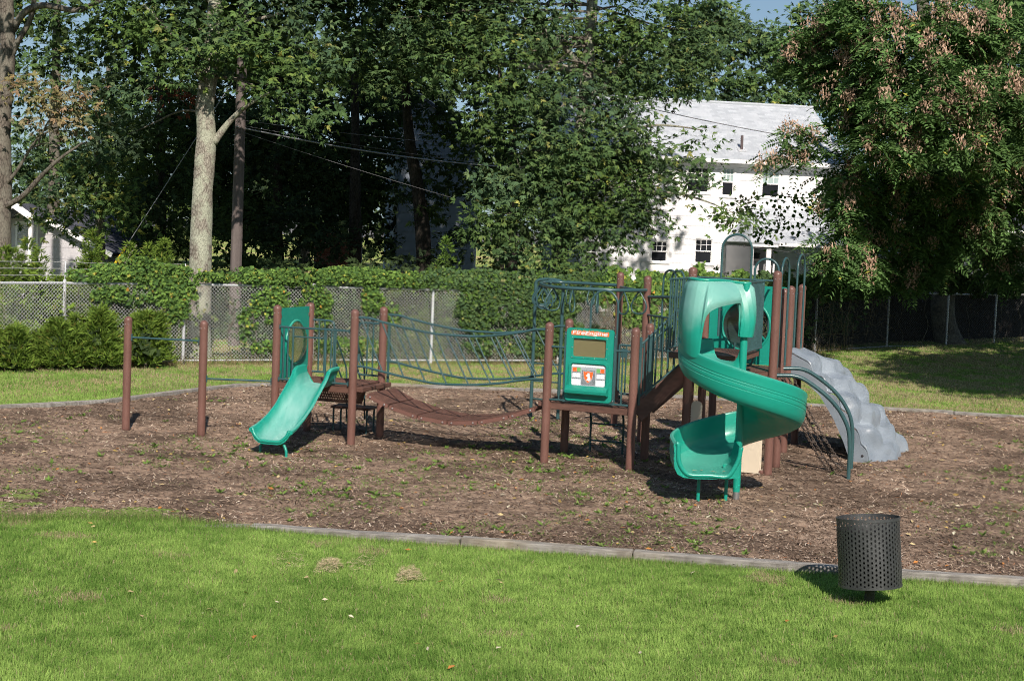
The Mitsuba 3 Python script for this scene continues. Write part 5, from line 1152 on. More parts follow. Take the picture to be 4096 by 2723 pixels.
vine('climbing_vine', 'bright green vine draped over the fence left of the pale trunk', -10.0, -7.7, [(-9.2, 2.05, .9, .30, 1), (-8.4, 2.10, .8, .40, 1.2), (-8.0, 1.75, .6, .45, 1), (-8.9, 1.6, .8, .25, .7), (-7.9, 1.3, .3, .4, .5), (-8.6, 2.35, .5, .22, .6)], 81, 6500)
vine('climbing_vine_001', 'bright green vine over the fence between the pale trunk and the third white post', -7.4, -2.2, [(-7.0, 2.0, .6, .22, .7), (-6.2, 2.05, .8, .30, 1.1), (-5.9, 1.5, .45, .55, .7), (-5.2, 2.05, .7, .32, 1.1), (-4.9, 1.35, .5, .6, .6), (-4.2, 2.10, .8, .32, 1.2), (-3.5, 1.55, .28, .5, .9), (-3.3, 2.10, .8, .34, 1.2), (-2.6, 2.05, .6, .30, 1), (-6.4, .9, .25, .5, .25), (-5.6, .4, .8, .25, .35), (-4.0, .4, 1.0, .25, .3), (-3.0, 1.3, .25, .35, .3)], 82, 13000)
vine('climbing_vine_002', 'dense vine covering the fence behind the middle of the bridge', -2.2, 2.2, [(-1.8, 2.1, .8, .35, 1), (-.9, 2.05, .9, .45, 1), (-.9, 1.35, .6, .6, .9), (.1, 2.0, .9, .5, 1), (.0, 1.4, .8, .6, 1), (1.1, 1.9, .9, .55, 1), (1.2, 1.2, .8, .6, .9), (2.0, 2.0, .7, .6, 1), (-.4, .5, .9, .4, .4), (1.0, .5, .9, .4, .5)], 83, 16000, .095, GREEN + [(.09, .16, .035, 4)])
vine('climbing_vine_003', 'dense vine with dry brown twigs on the fence behind the overhead pipe track', 2.2, 7.2, [(2.8, 1.95, .8, .6, 1), (3.7, 1.95, .9, .5, 1), (3.4, 1.3, .7, .4, .5), (4.7, 1.95, .9, .5, 1), (5.7, 1.95, .9, .5, 1), (6.6, 1.95, .9, .55, 1), (5.2, 1.6, .9, .5, .6), (6.4, 1.6, .9, .6, .6), (4.4, 1.0, .5, .4, .4), (5.2, 2.5, .35, .3, .4)], 84, 19000, .115, VINE, 14, 900)
vine('climbing_vine_004', 'vine spilling over the fence beyond the tower, at the edge of the shade', 7.2, 12.5, [(7.5, 1.95, .8, .55, 1), (8.4, 1.95, .9, .6, 1), (9.3, 2.0, .9, .6, .8), (10.3, 2.1, 1, .6, .7), (11.4, 2.1, 1, .6, .6), (12.4, 2.3, .9, .6, .5), (8.4, 1.3, .8, .5, .5)], 85, 11000, .115, GREEN, 12, 300)
vine('climbing_vine_005', 'dark vine hanging over the shaded fence at the far right', 13.0, 19.5, [(13.6, 2.3, 1, .6, .6), (14.8, 2.4, 1, .6, .7), (16.2, 2.3, 1.1, .6, .7), (17.5, 2.3, 1.1, .6, .7), (18.9, 2.3, 1, .6, .7)], 86, 7000, .13, DARKG, 8, 0)

CEDAR = [(.15, .235, .04, 5), (.19, .28, .05, 4), (.11, .185, .038, 3), (.25, .25, .06, .5)]
def cedar(key, label, x, y, h, rad, seed, n, pal=CEDAR, group=None, size=.17):
    """Evergreen of flat feathery fans that point up and outward."""
    r = np.random.default_rng(seed); thing(key, label, 'shrub', **({'group': group} if group else {}))
    k = n; t = r.random(k) ** .8; z = t * h; rr = rad * (1 - t) ** .55 * (.55 + .45 * r.random(k)) * (.8 + .4 * r.random(k)); a = r.uniform(0, 2 * np.pi, k)
    nb = meshkit.noise(np.stack([np.cos(a) * 2, np.sin(a) * 2, z * 3], 1), seed); rr *= .35 + 1.25 * nb
    out = np.stack([np.cos(a), np.sin(a), np.zeros(k)], 1); ld = np.stack([r.uniform(-1, 1, 6) * rad * .75, r.uniform(-.5, .5, 6) * rad, r.uniform(.55, 1.05, 6)], 1); ld[0] = (0, 0, 1); w_ = r.integers(0, 6, k); z = z * ld[w_, 2]
    c = np.array([x, y, 0]) + out * (rr * .72)[:, None] + np.stack([ld[w_, 0], ld[w_, 1], z + .05], 1)
    parts = []
    for s in range(7):
        ang = (s - 3) * .33 + r.normal(0, .12, k); d0 = out * .75 + np.array([0, 0, .55]) + r.normal(size=(k, 3)) * .25
        side = np.cross(d0, out + r.normal(size=(k, 3)) * .4); side /= np.linalg.norm(side, axis=1, keepdims=True) + 1e-9; d0 /= np.linalg.norm(d0, axis=1, keepdims=True)
        d = d0 * np.cos(ang)[:, None] + side * np.sin(ang)[:, None]; l = size * r.uniform(.6, 1.15, k) * (1 - .12 * abs(s - 3))
        parts.append(kites(c + d * l[:, None] * .5, d, np.cross(d, side) + r.normal(size=(k, 3)) * .3, l, l * .17, pick(pal, k, r, .2), .05))
    q = int(n * .05); d = unit(q, r); parts.append(kites(np.array([x, y, h * .42]) + d * [rad * .5, rad * .5, h * .36], unit(q, r), d, np.full(q, .3), .25, pick(DARKG, q, r)))
    vf, c = merge(parts); put(key + '__foliage', vf, M_LEAF, False, color=c)
    put(key + '__stem', tube([[x, y, -.1], [x, y, h * .6]], .03, 6), M_BARK2, 40)
fronts = [(-11.7, 33.3, 1.60, .80, 'low cedar shrub at the left edge in front of the fence'), (-10.75, 34.2, .85, .50, 'low cedar shrub in front of the fence, second from the left edge'), (-10.05, 34.95, 1.0, .55, 'low cedar shrub before the leftmost white fence post'), (-9.3, 35.5, 1.25, .62, 'low bushy cedar shrub in front of the fence, left of the pull-up bar'), (-8.35, 36.25, 1.15, .60, 'low cedar shrub in front of the fence behind the pull-up bar')]
for i, (x, y, h, rd, lb) in enumerate(fronts): cedar(nxt('cedar_shrub'), lb, x, y, h, rd, 90 + i, 1250, size=.23)
backs = [(-12.2, 35.6, 2.9, .75, 'tall cedar shrub behind the fence at the left edge'), (-11.1, 36.3, 2.75, .7, 'tall cedar shrub behind the fence, second from the left'), (-9.95, 37.2, 2.95, .75, 'tall cedar shrub behind the fence, third from the left'), (-8.85, 38.4, 2.7, .8, 'tall cedar shrub behind the fence, left of the pale trunk'), (-10.5, 36.6, 1.9, .8, 'shorter cedar shrub behind the fence, between taller ones'), (-9.3, 37.6, 2.0, .85, 'shorter cedar shrub behind the vine, left of the pale trunk')]
for i, (x, y, h, rd, lb) in enumerate(backs): cedar(nxt('cedar_shrub'), lb, x, y, h, rd, 100 + i, 1900)
cedar(nxt('cedar_shrub'), 'cedar shrub behind the fence, seen through the bridge handrails', -2.75, 40.9, 1.75, .62, 110, 1400)
cedar(nxt('cedar_shrub'), 'bright fern-like cedar top above the vine, below the leaning trunk', -1.9, 44.0, 3.1, .85, 111, 1700, LIGHT)
cedar(nxt('cedar_shrub'), 'shaded low shrub behind the fence under the overhead track', 1.6, 42.9, 1.2, .9, 112, 1000, DARKG)
def bush(key, label, c, rad, pal, size, seed, dens=1.0):
    r = np.random.default_rng(seed); thing(key, label, 'bush'); n = int(dens * 3.6 * math.pi * rad[0] * rad[2] / (size * size * .21))
    vf, col = merge(lobe_leaves(c, rad, n, size, pal, r, spread=.2)); put(key + '__foliage', vf, M_LEAF, False, color=col)
    put(key + '__stem', tube([[c[0], c[1], -.1], [c[0], c[1], c[2]]], .03, 6), M_BARK2, 40)
for i_, (x_, y_, rx_, lb_) in enumerate(((-12.3, 34.9, 1.0, 'green bush pressed against the fence from behind at the left edge'), (-10.9, 36.0, 1.0, 'green bush behind the fence mesh beside the leftmost white post'), (-9.6, 37.1, 1.0, 'green bush behind the fence mesh left of the pull-up bar'), (-8.5, 38.0, .8, 'green bush behind the fence mesh, just left of the pale trunk'))):
    bush(nxt('hedge_bush'), lb_, (x_, y_, .9), (rx_, .55, 1.05), CEDAR, .11, 140 + i_)
bush('leafy_bush', 'leafy bush behind the fence right of the pale trunk', (-6.0, 39.6, .8), (1.3, .7, .9), GREEN, .11, 121)
bush('leafy_bush_001', 'leafy bush behind the fence beyond the straight slide', (-4.0, 40.8, .8), (1.5, .7, .9), GREEN, .11, 122)
bush('leafy_bush_002', 'leafy bush behind the fence left of the cedar seen through the bridge', (-.6, 42.2, .8), (1.4, .7, .9), GREEN, .11, 123)
bush('leafy_bush_003', 'dark bush behind the fence under the broad leafy tree', (2.2, 45.5, 1.2), (2.2, 1.0, 1.4), GREEN, .15, 124)
bush('leafy_bush_004', 'vine-covered bush in front of the white house', (6.3, 48.8, 1.0), (2.6, .9, 1.25), GREEN, .15, 125)
bush('leafy_bush_005', 'vine-covered bush below the house porch', (9.3, 52.3, .9), (2.0, .9, 1.2), GREEN, .15, 126)
bush('leafy_bush_006', 'dark bush in the shade behind the fence, right of the pole', (-7.2, 46.0, 1.0), (2.0, 1.0, 1.4), DARKG, .2, 127)
bush('leafy_bush_007', 'dark bush in the shade behind the fence, left of the dark gable house', (-4.0, 48.0, 1.1), (2.4, 1.0, 1.5), DARKG, .2, 128)
bush('leafy_bush_008', 'dark bush far right behind the board fence', (19.0, 60.5, 1.6), (3.5, 1.0, 1.8), DARKG, .24, 129)
# loose vine trailing from the broad tree across the white wall
r = np.random.default_rng(131); thing('trailing_vine', 'loose leafy vine trailing across the white house wall', 'vine'); parts = []; m = MB()
for pts in (([(1700, 470), (1760, 450), (1830, 455), (1890, 460), (1930, 490)]), ([(1720, 470), (1740, 500), (1760, 530), (1750, 555)]), ([(1790, 465), (1800, 500), (1790, 535), (1770, 560)]), ([(1840, 460), (1860, 500), (1840, 530)]), ([(1690, 480), (1660, 500), (1690, 530)]), ([(1880, 470), (1900, 500)])):
    p = smoothpath([A(x, y, 50.6) for x, y in pts], 30); m.add(*tube(p, .008, 4)); k = int(22 * len(pts)); i = r.integers(0, 30, k)
    q_ = p[i] + r.normal(size=(k, 3)) * [.24, .2, .16]; l = r.uniform(.09, .17, k)
    parts.append(kites(q_, np.array([0, -.3, -.7]) + r.normal(size=(k, 3)) * .5, np.array([0, -.7, .7]) + r.normal(size=(k, 3)) * .5, l, l * .9, pick(VINE, k, r), .08))
vf, c = merge(parts); put('trailing_vine__leaves', vf, M_LEAF, False, color=c); put('trailing_vine__stems', m, M_BARK2, 40, kind='stuff')

# ------------------------------------------------------------------ houses
class Frame:
    """A wall's own axes: e along the wall, n out of it, z up."""
    def __init__(s, o, deg): s.o = np.array([o[0], o[1], 0.0]); a = math.radians(deg); s.e = np.array([math.cos(a), math.sin(a), 0]); s.n = np.array([math.sin(a), -math.cos(a), 0])
    def p(s, x, z, off=0.0): return s.o + s.e * x + s.n * off + [0, 0, z]
    def box(s, x0, x1, z0, z1, o0, o1): return obox(s.p((x0 + x1) / 2, (z0 + z1) / 2, (o0 + o1) / 2), [s.e, s.n, EZ], ((x1 - x0) / 2, (o1 - o0) / 2, (z1 - z0) / 2))
    def at(s, x, y):
        d = FW + (x - 2048) / FPX * RT - (y - 1361.5) / FPX * UP
        t = (s.o - EYE) @ s.n / (d @ s.n); p = EYE + d * t; return (p - s.o) @ s.e, p[2]
def siding(key, F, outline, z0, z1, course, M, holes=(), joints=2.4, seed=1):
    """Lapped boards clipped to the wall's outline and to the window openings."""
    r = np.random.default_rng(seed); z = z0
    while z < z1 - .02:
        t = min(z + course, z1)
        g = outline.intersection(sg.box(-100, z, 100, t - .010))
        for h in holes: g = g.difference(h)
        for poly in getattr(g, 'geoms', [g]):
            if poly.is_empty or poly.area < .01: continue
            x0, _, x1, _ = poly.bounds; x = x0; first = r.uniform(.8, joints)
            while x < x1 - .01:
                xe = min(x + first, x1); first = joints
                if x1 - xe < .5: xe = x1
                q_ = poly.intersection(sg.box(x, -10, xe - (.006 if xe < x1 else 0), 100))
                for pp in getattr(q_, 'geoms', [q_]):
                    if pp.geom_type != 'Polygon' or pp.area < .006: continue
                    v, f = extr(pp, .018); top = (v[:, 1] - z) / course
                    v = v.copy(); v[:, 2] += .020 * (1 - top)
                    put(key + '__siding_board', xf((v, f), F.p(0, 0, 0), F.e, [0, 0, 1], F.n), M, False)
                x = xe
        z = t
def window(key, F, x0, x1, z0, z1, cols=3, shade=False, lower_plain=True, lab=None):
    k = nxt(key + '__window')
    if lab: labels[k] = {'label': lab}
    fw = .085; zm = (z0 + z1) / 2 + .03
    m = MB()
    for b in ((x0 - fw, x1 + fw, z1, z1 + .10, -.05, .05), (x0 - fw, x0, z0, z1, -.05, .045), (x1, x1 + fw, z0, z1, -.05, .045), (x0 - fw - .03, x1 + fw + .03, z0 - .07, z0, -.05, .085)): m.add(*F.box(*b))
    put(k + '__frame', m, M_TRIM, False)
    s = .035; m = MB()
    for b in ((x0, x0 + s, zm, z1, -.03, .012), (x1 - s, x1, zm, z1, -.03, .012), (x0 + s, x1 - s, z1 - s, z1, -.03, .012), (x0, x1, zm - .045, zm, -.03, .016), (x0, x0 + s, z0, zm - .045, -.05, -.006), (x1 - s, x1, z0, zm - .045, -.05, -.006), (x0 + s, x1 - s, z0, z0 + s + .01, -.05, -.006)): m.add(*F.box(*b))
    for c in range(1, cols): x = x0 + (x1 - x0) * c / cols; m.add(*F.box(x - .012, x + .012, zm, z1 - s, -.028, .006))
    z = (zm + z1) / 2; m.add(*F.box(x0 + s, x1 - s, z - .012, z + .012, -.027, .007))
    put(k + '__sash', m, M_TRIM, False)
    for c in range(cols):
        for row in range(2):
            xa, xb = x0 + s + (x1 - x0 - 2 * s) * c / cols, x0 + s + (x1 - x0 - 2 * s) * (c + 1) / cols; za, zb = (zm, z) if row == 0 else (z, z1 - s)
            put(k + '__pane', F.box(xa, xb, za, zb, -.020, -.014), M_SHADE if shade else M_PANE, False)
    put(k + '__pane', F.box(x0 + s, x1 - s, z0 + s, zm - .04, -.044, -.036), M_PANE, False)
def roof_plane(key, quad, th, M, n=(24, 12), part='roof'):
    """Shingled slope: corners eave-left, eave-right, ridge-right, ridge-left."""
    a, b, c, d = [np.asarray(p, float) for p in quad]; nn = np.cross(b - a, d - a); nn /= np.linalg.norm(nn)
    v = np.array([a, b, c, d, a - nn * th, b - nn * th, c - nn * th, d - nn * th]); l = np.linalg.norm(b - a); h = np.linalg.norm(d - a); off = (d - a) @ (b - a) / l
    f = np.array([[0, 1, 2], [0, 2, 3], [4, 6, 5], [4, 7, 6], [0, 4, 5], [0, 5, 1], [1, 5, 6], [1, 6, 2], [2, 6, 7], [2, 7, 3], [3, 7, 4], [3, 4, 0]])
    e1 = (b - a) / l; e2 = np.cross(nn, e1); uv = np.stack([(v - a) @ e1, (v - a) @ e2], 1)
    key = nxt(key + '__' + part); vv = v[f.ravel()]; scene[key] = mikit.ply((vv, np.arange(36).reshape(-1, 3)), M, smooth=False, uv=uv[f.ravel()])
    return key, (a, e1, e2, nn, l, h)
def shingles(key, pl, rows, cols, M, th=.012, seed=1):
    """Rows of separate shingle tabs on a slope, as one course each."""
    a, e1, e2, nn, l, h = pl

def white_house():
    key = 'white_house'; thing(key, 'two-storey white sided house with grey shingle roof behind the fence', 'house')
    F = Frame(at(2900, 900, 61)[:2], 9); X = lambda px_, y: F.at(px_, y)
    xl, xr = X(2330, 900)[0], X(3345, 900)[0]; ze, zr = X(2900, 652)[1], 8.95; zb = .3
    ye = 8.5
    # core walls, set behind the siding
    wl = MB()
    wins = []
    for (a, b, c, d, sh) in ((2607, 2666, 964, 1048, 0), (2782, 2845, 955, 1055, 0), (2891, 2932, 673, 785, 1), (3050, 3114, 684, 790, 1), (2752, 2832, 668, 772, 0), (2344, 2384, 965, 1052, 0)):
        x0, z1 = X(a, c); x1, z0 = X(b, d); wins.append((x0, x1, z0, z1, sh))
    holes = [sg.box(x0 - .08, z0 - .06, x1 + .08, z1 + .09) for x0, x1, z0, z1, _ in wins]
    front = sg.box(xl, zb, xr, ze)
    put(key + '__wall', xf(extr(front, .10), F.p(0, 0, -.16), F.e, [0, 0, 1], F.n), M_SIDING, False)
    put(key + '__wall', F.box(xl, xr, zb, ze - .01, -ye, -ye + .1), M_SIDING, False)
    gab = sg.Polygon([(0.05, zb), (ye - .05, zb), (ye - .05, ze), (ye / 2, zr - .15), (.05, ze)])
    for x in (xl, xr - .1): put(key + '__wall', xf(extr(gab, .1), F.p(x, 0, -.06), -F.n, [0, 0, 1], -F.e if False else F.e), M_SIDING, False)
    siding(key, F, front, zb, ze - .16, .36, M_SIDING, holes, seed=3)
    for i, (x0, x1, z0, z1, sh) in enumerate(wins): window(key, F, x0, x1, z0, z1, 2 if x1 - x0 < .45 else 3, bool(sh), lab='upstairs window with a pale green shade' if sh else None)
    for x in (xl, xr): put(key + '__corner_board', F.box(x - .06, x + .06, zb, ze - .14, -.04, .045), M_TRIM, False)
    put(key + '__frieze', F.box(xl, xr, ze - .16, ze, -.05, .05), M_TRIM, False)
    put(key + '__soffit', F.box(xl - .3, xr + .3, ze, ze + .03, -.1, .42), M_TRIM, False)
    put(key + '__gutter', F.box(xl - .3, xr + .3, ze - .02, ze + .12, .42, .53), M_TRIM, False)
    e0, e1 = F.p(xl - .3, ze + .07, .50), F.p(xr + .3, ze + .07, .50); r0, r1 = F.p(xl - .3, zr, -ye / 2), F.p(xr + .3, zr, -ye / 2); b0, b1 = F.p(xl - .3, ze + .07, -ye - .5), F.p(xr + .3, ze + .07, -ye - .5)
    _, pl = roof_plane(key, (e0, e1, r1, r0), .10, M_ROOF); roof_plane(key, (b1, b0, r0, r1), .10, M_ROOF)
    put(key + '__ridge_cap', tube([r0 + [0, 0, .02], r1 + [0, 0, .02]], .07, 8), M_ROOF, 40)
    for a, b in ((e1, r1), (e0, r0)): put(key + '__rake_board', beam(a + [0, 0, -.14], b + [0, 0, -.14], .04, .16), M_TRIM, False)
    # vent pipe standing on the slope
    t = np.array(X(2966, 600)); d = FW + (2966 - 2048) / FPX * RT - (600 - 1361.5) / FPX * UP; a, e1_, e2_, nn, l, h = pl; vp = EYE + d * (((a - EYE) @ nn) / (d @ nn))
    put(key + '__vent_pipe', tube([vp - [0, 0, .2], vp + [0, 0, .55]], .055, 12), mat('vent_brown', prin((.10, .075, .075), .5)), 40)
    put(key + '__vent_flashing', obox(vp + nn * .02, [e1_, e2_, nn], (.16, .2, .012)), M_GALV, False)
    # porch on the right with its own low roof
    G = Frame(F.p(X(2905, 960)[0], 0, 3.2)[:2], 9); gx = lambda p, y: G.at(p, y)
    pz = G.at(3000, 968)[1]; pr = G.at(3420, 968)[0]; px1 = G.at(3072, 1000)[0]
    t0, t1 = F.p(X(2905, 960)[0] + .9, pz + 1.35, -.05), F.p(X(3330, 960)[0] + 1.4, pz + 1.35, -.05)
    roof_plane(key, (G.p(-.1, pz, .25), G.p(pr, pz, .25), t1, t0), .08, M_ROOF, part='porch_roof')
    hipb = F.p(X(2905, 960)[0] - .1, pz, -.05)
    roof_plane(key, (hipb, G.p(-.1, pz, .25), t0, t0 + F.n * .01), .06, M_ROOF, part='porch_roof')
    put(key + '__porch_fascia', G.box(-.08, pr, pz - .16, pz - .02, .16, .22), M_TRIM, False); put(key + '__porch_gutter', G.box(.95, pr, pz - .11, pz - .0, .24, .34), M_TRIM, False)
    put(key + '__porch_wall', G.box(0, .08, zb, pz - .16, -3.2, .1), M_GREYSIDE, False)  # grey siding on both porch walls paints in the shade under the porch roof
    put(key + '__porch_wall', G.box(.08, gx(3112, 1000)[0], zb, pz - .16, -.75, -.68), M_GREYSIDE, False)
    m = MB()
    put(key + '__porch_post', G.box(px1 - .09, px1 + .09, zb, pz - .16, -.05, .12), M_TRIM, False); put(key + '__porch_post', G.box(gx(3116, 1000)[0], gx(3116, 1000)[0] + .06, zb, pz - .16, -.70, -.6), M_TRIM, False)
    lan = gx(3042, 1020); put(key + '__porch_lantern', MB().add(*G.box(lan[0] - .1, lan[0] + .1, lan[1] - .22, lan[1] + .02, -.62, -.42)).add(*G.box(lan[0] - .13, lan[0] + .13, lan[1] + .02, lan[1] + .07, -.65, -.40)), M_BLK, False)
    m = MB()
    for x_, y_ in ((2985, 984), (3008, 984), (3024, 989), (3077, 992), (3105, 1003)):
        a_, z_ = gx(x_, y_); m.mesh(trimesh.creation.icosphere(1, .045).apply_translation(G.p(a_, z_, -.2))); m.add(*G.box(a_ - .008, a_ + .008, z_ + .03, z_ + .10, -.21, -.19))
    put(key + '__string_lights', m, M_BLK, True, kind='stuff')
white_house()

def gable_house():
    key = 'gable_house'; thing(key, 'narrow white sided gable of a house in deep tree shade', 'house')
    F = Frame(at(1740, 900, 63)[:2], 8); x0, x1 = F.at(1590, 900)[0], F.at(1905, 900)[0]; xr, zr = F.at(1672, 385)[0], F.at(1672, 385)[1]; ze = F.at(1905, 560)[1]; zl = F.at(1590, 450)[1]
    out = sg.Polygon([(x0, .2), (x1, .2), (x1, ze), (xr, zr), (x0, zl)])
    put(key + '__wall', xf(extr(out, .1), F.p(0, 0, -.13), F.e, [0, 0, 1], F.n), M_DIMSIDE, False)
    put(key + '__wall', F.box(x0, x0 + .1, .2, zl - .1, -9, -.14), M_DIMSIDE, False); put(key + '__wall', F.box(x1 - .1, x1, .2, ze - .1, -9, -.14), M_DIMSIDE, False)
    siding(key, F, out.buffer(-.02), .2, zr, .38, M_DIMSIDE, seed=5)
    roof_plane(key, (F.p(x1 + .3, ze - .1, .3), F.p(x1 + .3, ze - .1, -9), F.p(xr, zr + .1, -9), F.p(xr, zr + .1, .3)), .12, M_DROOF)
    roof_plane(key, (F.p(x0 - .3, zl - .1, -9), F.p(x0 - .3, zl - .1, .3), F.p(xr, zr + .1, .3), F.p(xr, zr + .1, -9)), .12, M_DROOF)
    put(key + '__rake_board', beam(F.p(x1 + .25, ze - .12, .26), F.p(xr, zr + .04, .26), .04, .16), M_TRIM, False)
    put(key + '__corner_board', F.box(x1 - .08, x1 + .03, .2, ze - .2, -.02, .045), M_TRIM, False)
gable_house()

def grey_house():
    key = 'grey_house'; thing(key, 'low grey house with white trim and a louvred vent behind the cedars at the left', 'house')
    F = Frame(at(200, 950, 57)[:2], -4); X = F.at
    xa, za = X(120, 838); xe, z_e = X(440, 1008); xl = 2 * xa - xe - 1.0
    out = sg.Polygon([(xl, .1), (xe - .1, .1), (xe - .1, z_e - .05), (xa, za), (xl, z_e - .25)])
    v0, v1 = X(72, 892), X(146, 982); w0, w1 = X(84, 1052), X(140, 1100)
    hv, hw = sg.box(v0[0], v1[1], v1[0], v0[1]), sg.box(w0[0], w1[1], w1[0], w0[1])
    put(key + '__wall', xf(extr(out, .1), F.p(0, 0, -.15), F.e, [0, 0, 1], F.n), M_GREYSIDE, False)
    put(key + '__wall', F.box(xe - .2, xe - .1, .1, z_e - .1, -8, -.16), M_GREYSIDE, False)
    siding(key, F, out.buffer(-.02), .1, za, .42, M_GREYSIDE, (hv.buffer(.07), hw.buffer(.08)), seed=7)
    k = key + '__louvre_vent'; m = MB()
    for b in ((v0[0] - .07, v1[0] + .07, v0[1], v0[1] + .07, -.04, .05), (v0[0] - .07, v1[0] + .07, v1[1] - .07, v1[1], -.04, .05), (v0[0] - .07, v0[0], v1[1], v0[1], -.04, .05), (v1[0], v1[0] + .07, v1[1], v0[1], -.04, .05)): m.add(*F.box(*b))
    put(k + '__frame', m, M_TRIM, False)
    for z in np.arange(v1[1] + .03, v0[1] - .02, .072):
        put(k + '__slat', obox(F.p((v0[0] + v1[0]) / 2, z, .0), [F.e, F.n * .8 - EZ * .6, F.n * .6 + EZ * .8], ((v1[0] - v0[0]) / 2, .035, .006)), M_TRIM, False)
    window(key, F, w0[0], w1[0], w1[1], w0[1], 2)
    rz = .10
    roof_plane(key, (F.p(xe + .25, z_e - .03, .4), F.p(xe + .25, z_e - .03, -8), F.p(xa, za + rz, -8), F.p(xa, za + rz, .4)), .12, M_DROOF)
    roof_plane(key, (F.p(xl - .4, z_e - .23, -8), F.p(xl - .4, z_e - .23, .4), F.p(xa, za + rz, .4), F.p(xa, za + rz, -8)), .12, M_DROOF)
    put(key + '__rake_board', beam(F.p(xe + .22, z_e - .10, .42), F.p(xa, za, .42), .04, .17), M_TRIM, False); put(key + '__rake_board', beam(F.p(xl - .4, z_e - .28, .42), F.p(xa, za, .42), .04, .17), M_TRIM, False)
    # small front gable
    G = Frame(F.p(X(20, 880)[0], 0, 1.6)[:2], -4); ga, gz = G.at(62, 812); ge, gze = G.at(140, 868); gl = 2 * ga - ge
    roof_plane(key, (G.p(ge, gze, .2), G.p(ge, gze, -1.6), G.p(ga, gz, -1.6), G.p(ga, gz, .2)), .10, M_DROOF, part='porch_roof'); roof_plane(key, (G.p(gl, gze, -1.6), G.p(gl, gze, .2), G.p(ga, gz, .2), G.p(ga, gz, -1.6)), .10, M_DROOF, part='porch_roof')
    put(key + '__porch_fascia', beam(G.p(ge, gze - .05, .22), G.p(ga, gz - .05, .22), .04, .22), M_TRIM, False); put(key + '__porch_fascia', beam(G.p(gl, gze - .05, .22), G.p(ga, gz - .05, .22), .04, .22), M_TRIM, False)
    for x in (gl + .15, ge - .15): put(key + '__porch_post', G.box(x - .06, x + .06, .1, gze, -.1, .05), M_TRIM, False)
grey_house()

def dim_house():
    key = 'shaded_house'; thing(key, 'pale house glimpsed under the branches at the far right edge', 'house')
    F = Frame(at(4040, 950, 74)[:2], 14); X = F.at
    x0, x1 = X(3990, 1000)[0], X(3990, 1000)[0] + 9; ze = X(4040, 925)[1]
    win = X(4040, 960); wl = X(4090, 1008)
    W_ = [(win[0], wl[0], wl[1], win[1])]
    out = sg.box(x0, .5, x1, ze)
    put(key + '__wall', F.box(x0, x1, .5, ze - .01, -6, -.08), M_GREYSIDE, False); siding(key, F, out, .5, ze, .36, M_GREYSIDE, [sg.box(W_[0][0] - .08, W_[0][2] - .06, W_[0][1] + .08, W_[0][3] + .09)], 3.0)
    window(key, F, *W_[0], cols=2)
    roof_plane(key, (F.p(x0 - .4, ze, .5), F.p(x1, ze, .5), F.p(x1, ze + 2.6, -3.5), F.p(x0 + .8, ze + 2.6, -3.5)), .12, M_DROOF); put(key + '__gutter', F.box(x0 - .4, x1, ze - .06, ze + .04, .46, .56), M_TRIM, False)
dim_house()
def white_barn():
    key = 'white_garage'; thing(key, 'white garage wall glimpsed through the leaves above the board fence', 'garage')
    F = Frame(at(3500, 1100, 66)[:2], 12); x0, x1 = F.at(3330, 1100)[0], F.at(3840, 1100)[0]; ze = F.at(3560, 1010)[1]
    put(key + '__wall', F.box(x0, x1, .5, ze, -6, 0), M_SIDING, False)
    siding(key, F, sg.box(x0, .5, x1, ze), .5, ze, .36, M_SIDING, seed=9)
    roof_plane(key, (F.p(x0 - .3, ze - .05, .4), F.p(x1 + .3, ze - .05, .4), F.p(x1 + .3, ze + 1.3, -3), F.p(x0 - .3, ze + 1.3, -3)), .1, M_ROOF)
white_barn()
# brick base of a house seen low between the trunks
key = 'brick_house'; thing(key, 'low red brick wall glimpsed between dark trunks behind the vine', 'wall'); F = Frame(at(1350, 1040, 60)[:2], 0); r = np.random.default_rng(3)
put(key + '__backing', F.box(-.9, .9, .1, 3.1, -.25, -.03), mat('mortar', prin((.30, .28, .26), .9)), False)
MBR = [mat('brick_%s' % n_, prin(c_, .85, .2)) for n_, c_ in (('red', (.23, .075, .05)), ('brown', (.17, .07, .05)), ('pale', (.29, .12, .085)))]
for j in range(38):
    for i in range(9):
        if 1.6 < .12 + j * .078 and abs(i - 4) < 5:
            x = -.9 + i * .205 + (.1 if j % 2 else 0)
            if x + .19 < .92: put(key + '__brick', F.box(x, x + .193, .12 + j * .078, .12 + j * .078 + .066, -.06, r.uniform(-.012, .004)), MBR[int(r.integers(3))], False)

# ------------------------------------------------------------------ utility pole and wires
key = 'utility_pole'; thing(key, 'grey-brown wooden utility pole standing right of the pale trunk', 'pole')
pb = A(537, 850, 43.5) * [1, 1, 0]
v, f = tube([pb + [0, 0, -.3], pb + [.0, 0, 3], pb + [.02, 0, 11.5]], [.165, .155, .12], 16); put(key + '__shaft', (v, f), M_POLE, 40)
put(key + '__crossarm', beam(pb + [-1.1, -.14, 10.6], pb + [1.1, -.14, 10.6], .10, .12, .01), M_POLE, 30)
for s in (-1, -.5, .5, 1): put(key + '__insulator', lathe([(.0, .0), (.03, .0), (.045, .05), (.03, .07), (.045, .10), (.0, .13)], 10, pb + [s, -.14, 10.66]), M_STEEL, 40)
def wire(a, b, sag, r, M, lab, k='overhead_cable'):
    k = nxt(k); p = np.array([a + (b - a) * t - [0, 0, 4 * sag * t * (1 - t)] for t in np.linspace(0, 1, 30)]); put(k, tube(p, r, 6), M, True, label=lab, category='cable')
top = lambda z: pb + [.05, -.16, z]
wire(A(545, 287, 43.3), A(1330, 401, 58), .12, .007, M_CABLE, 'thin overhead wire, lower of those left of the leafy tree')
wire(A(545, 276, 43.3), A(1270, 348, 60), .10, .009, M_CABLE, 'thin overhead wire, upper of those left of the leafy tree')
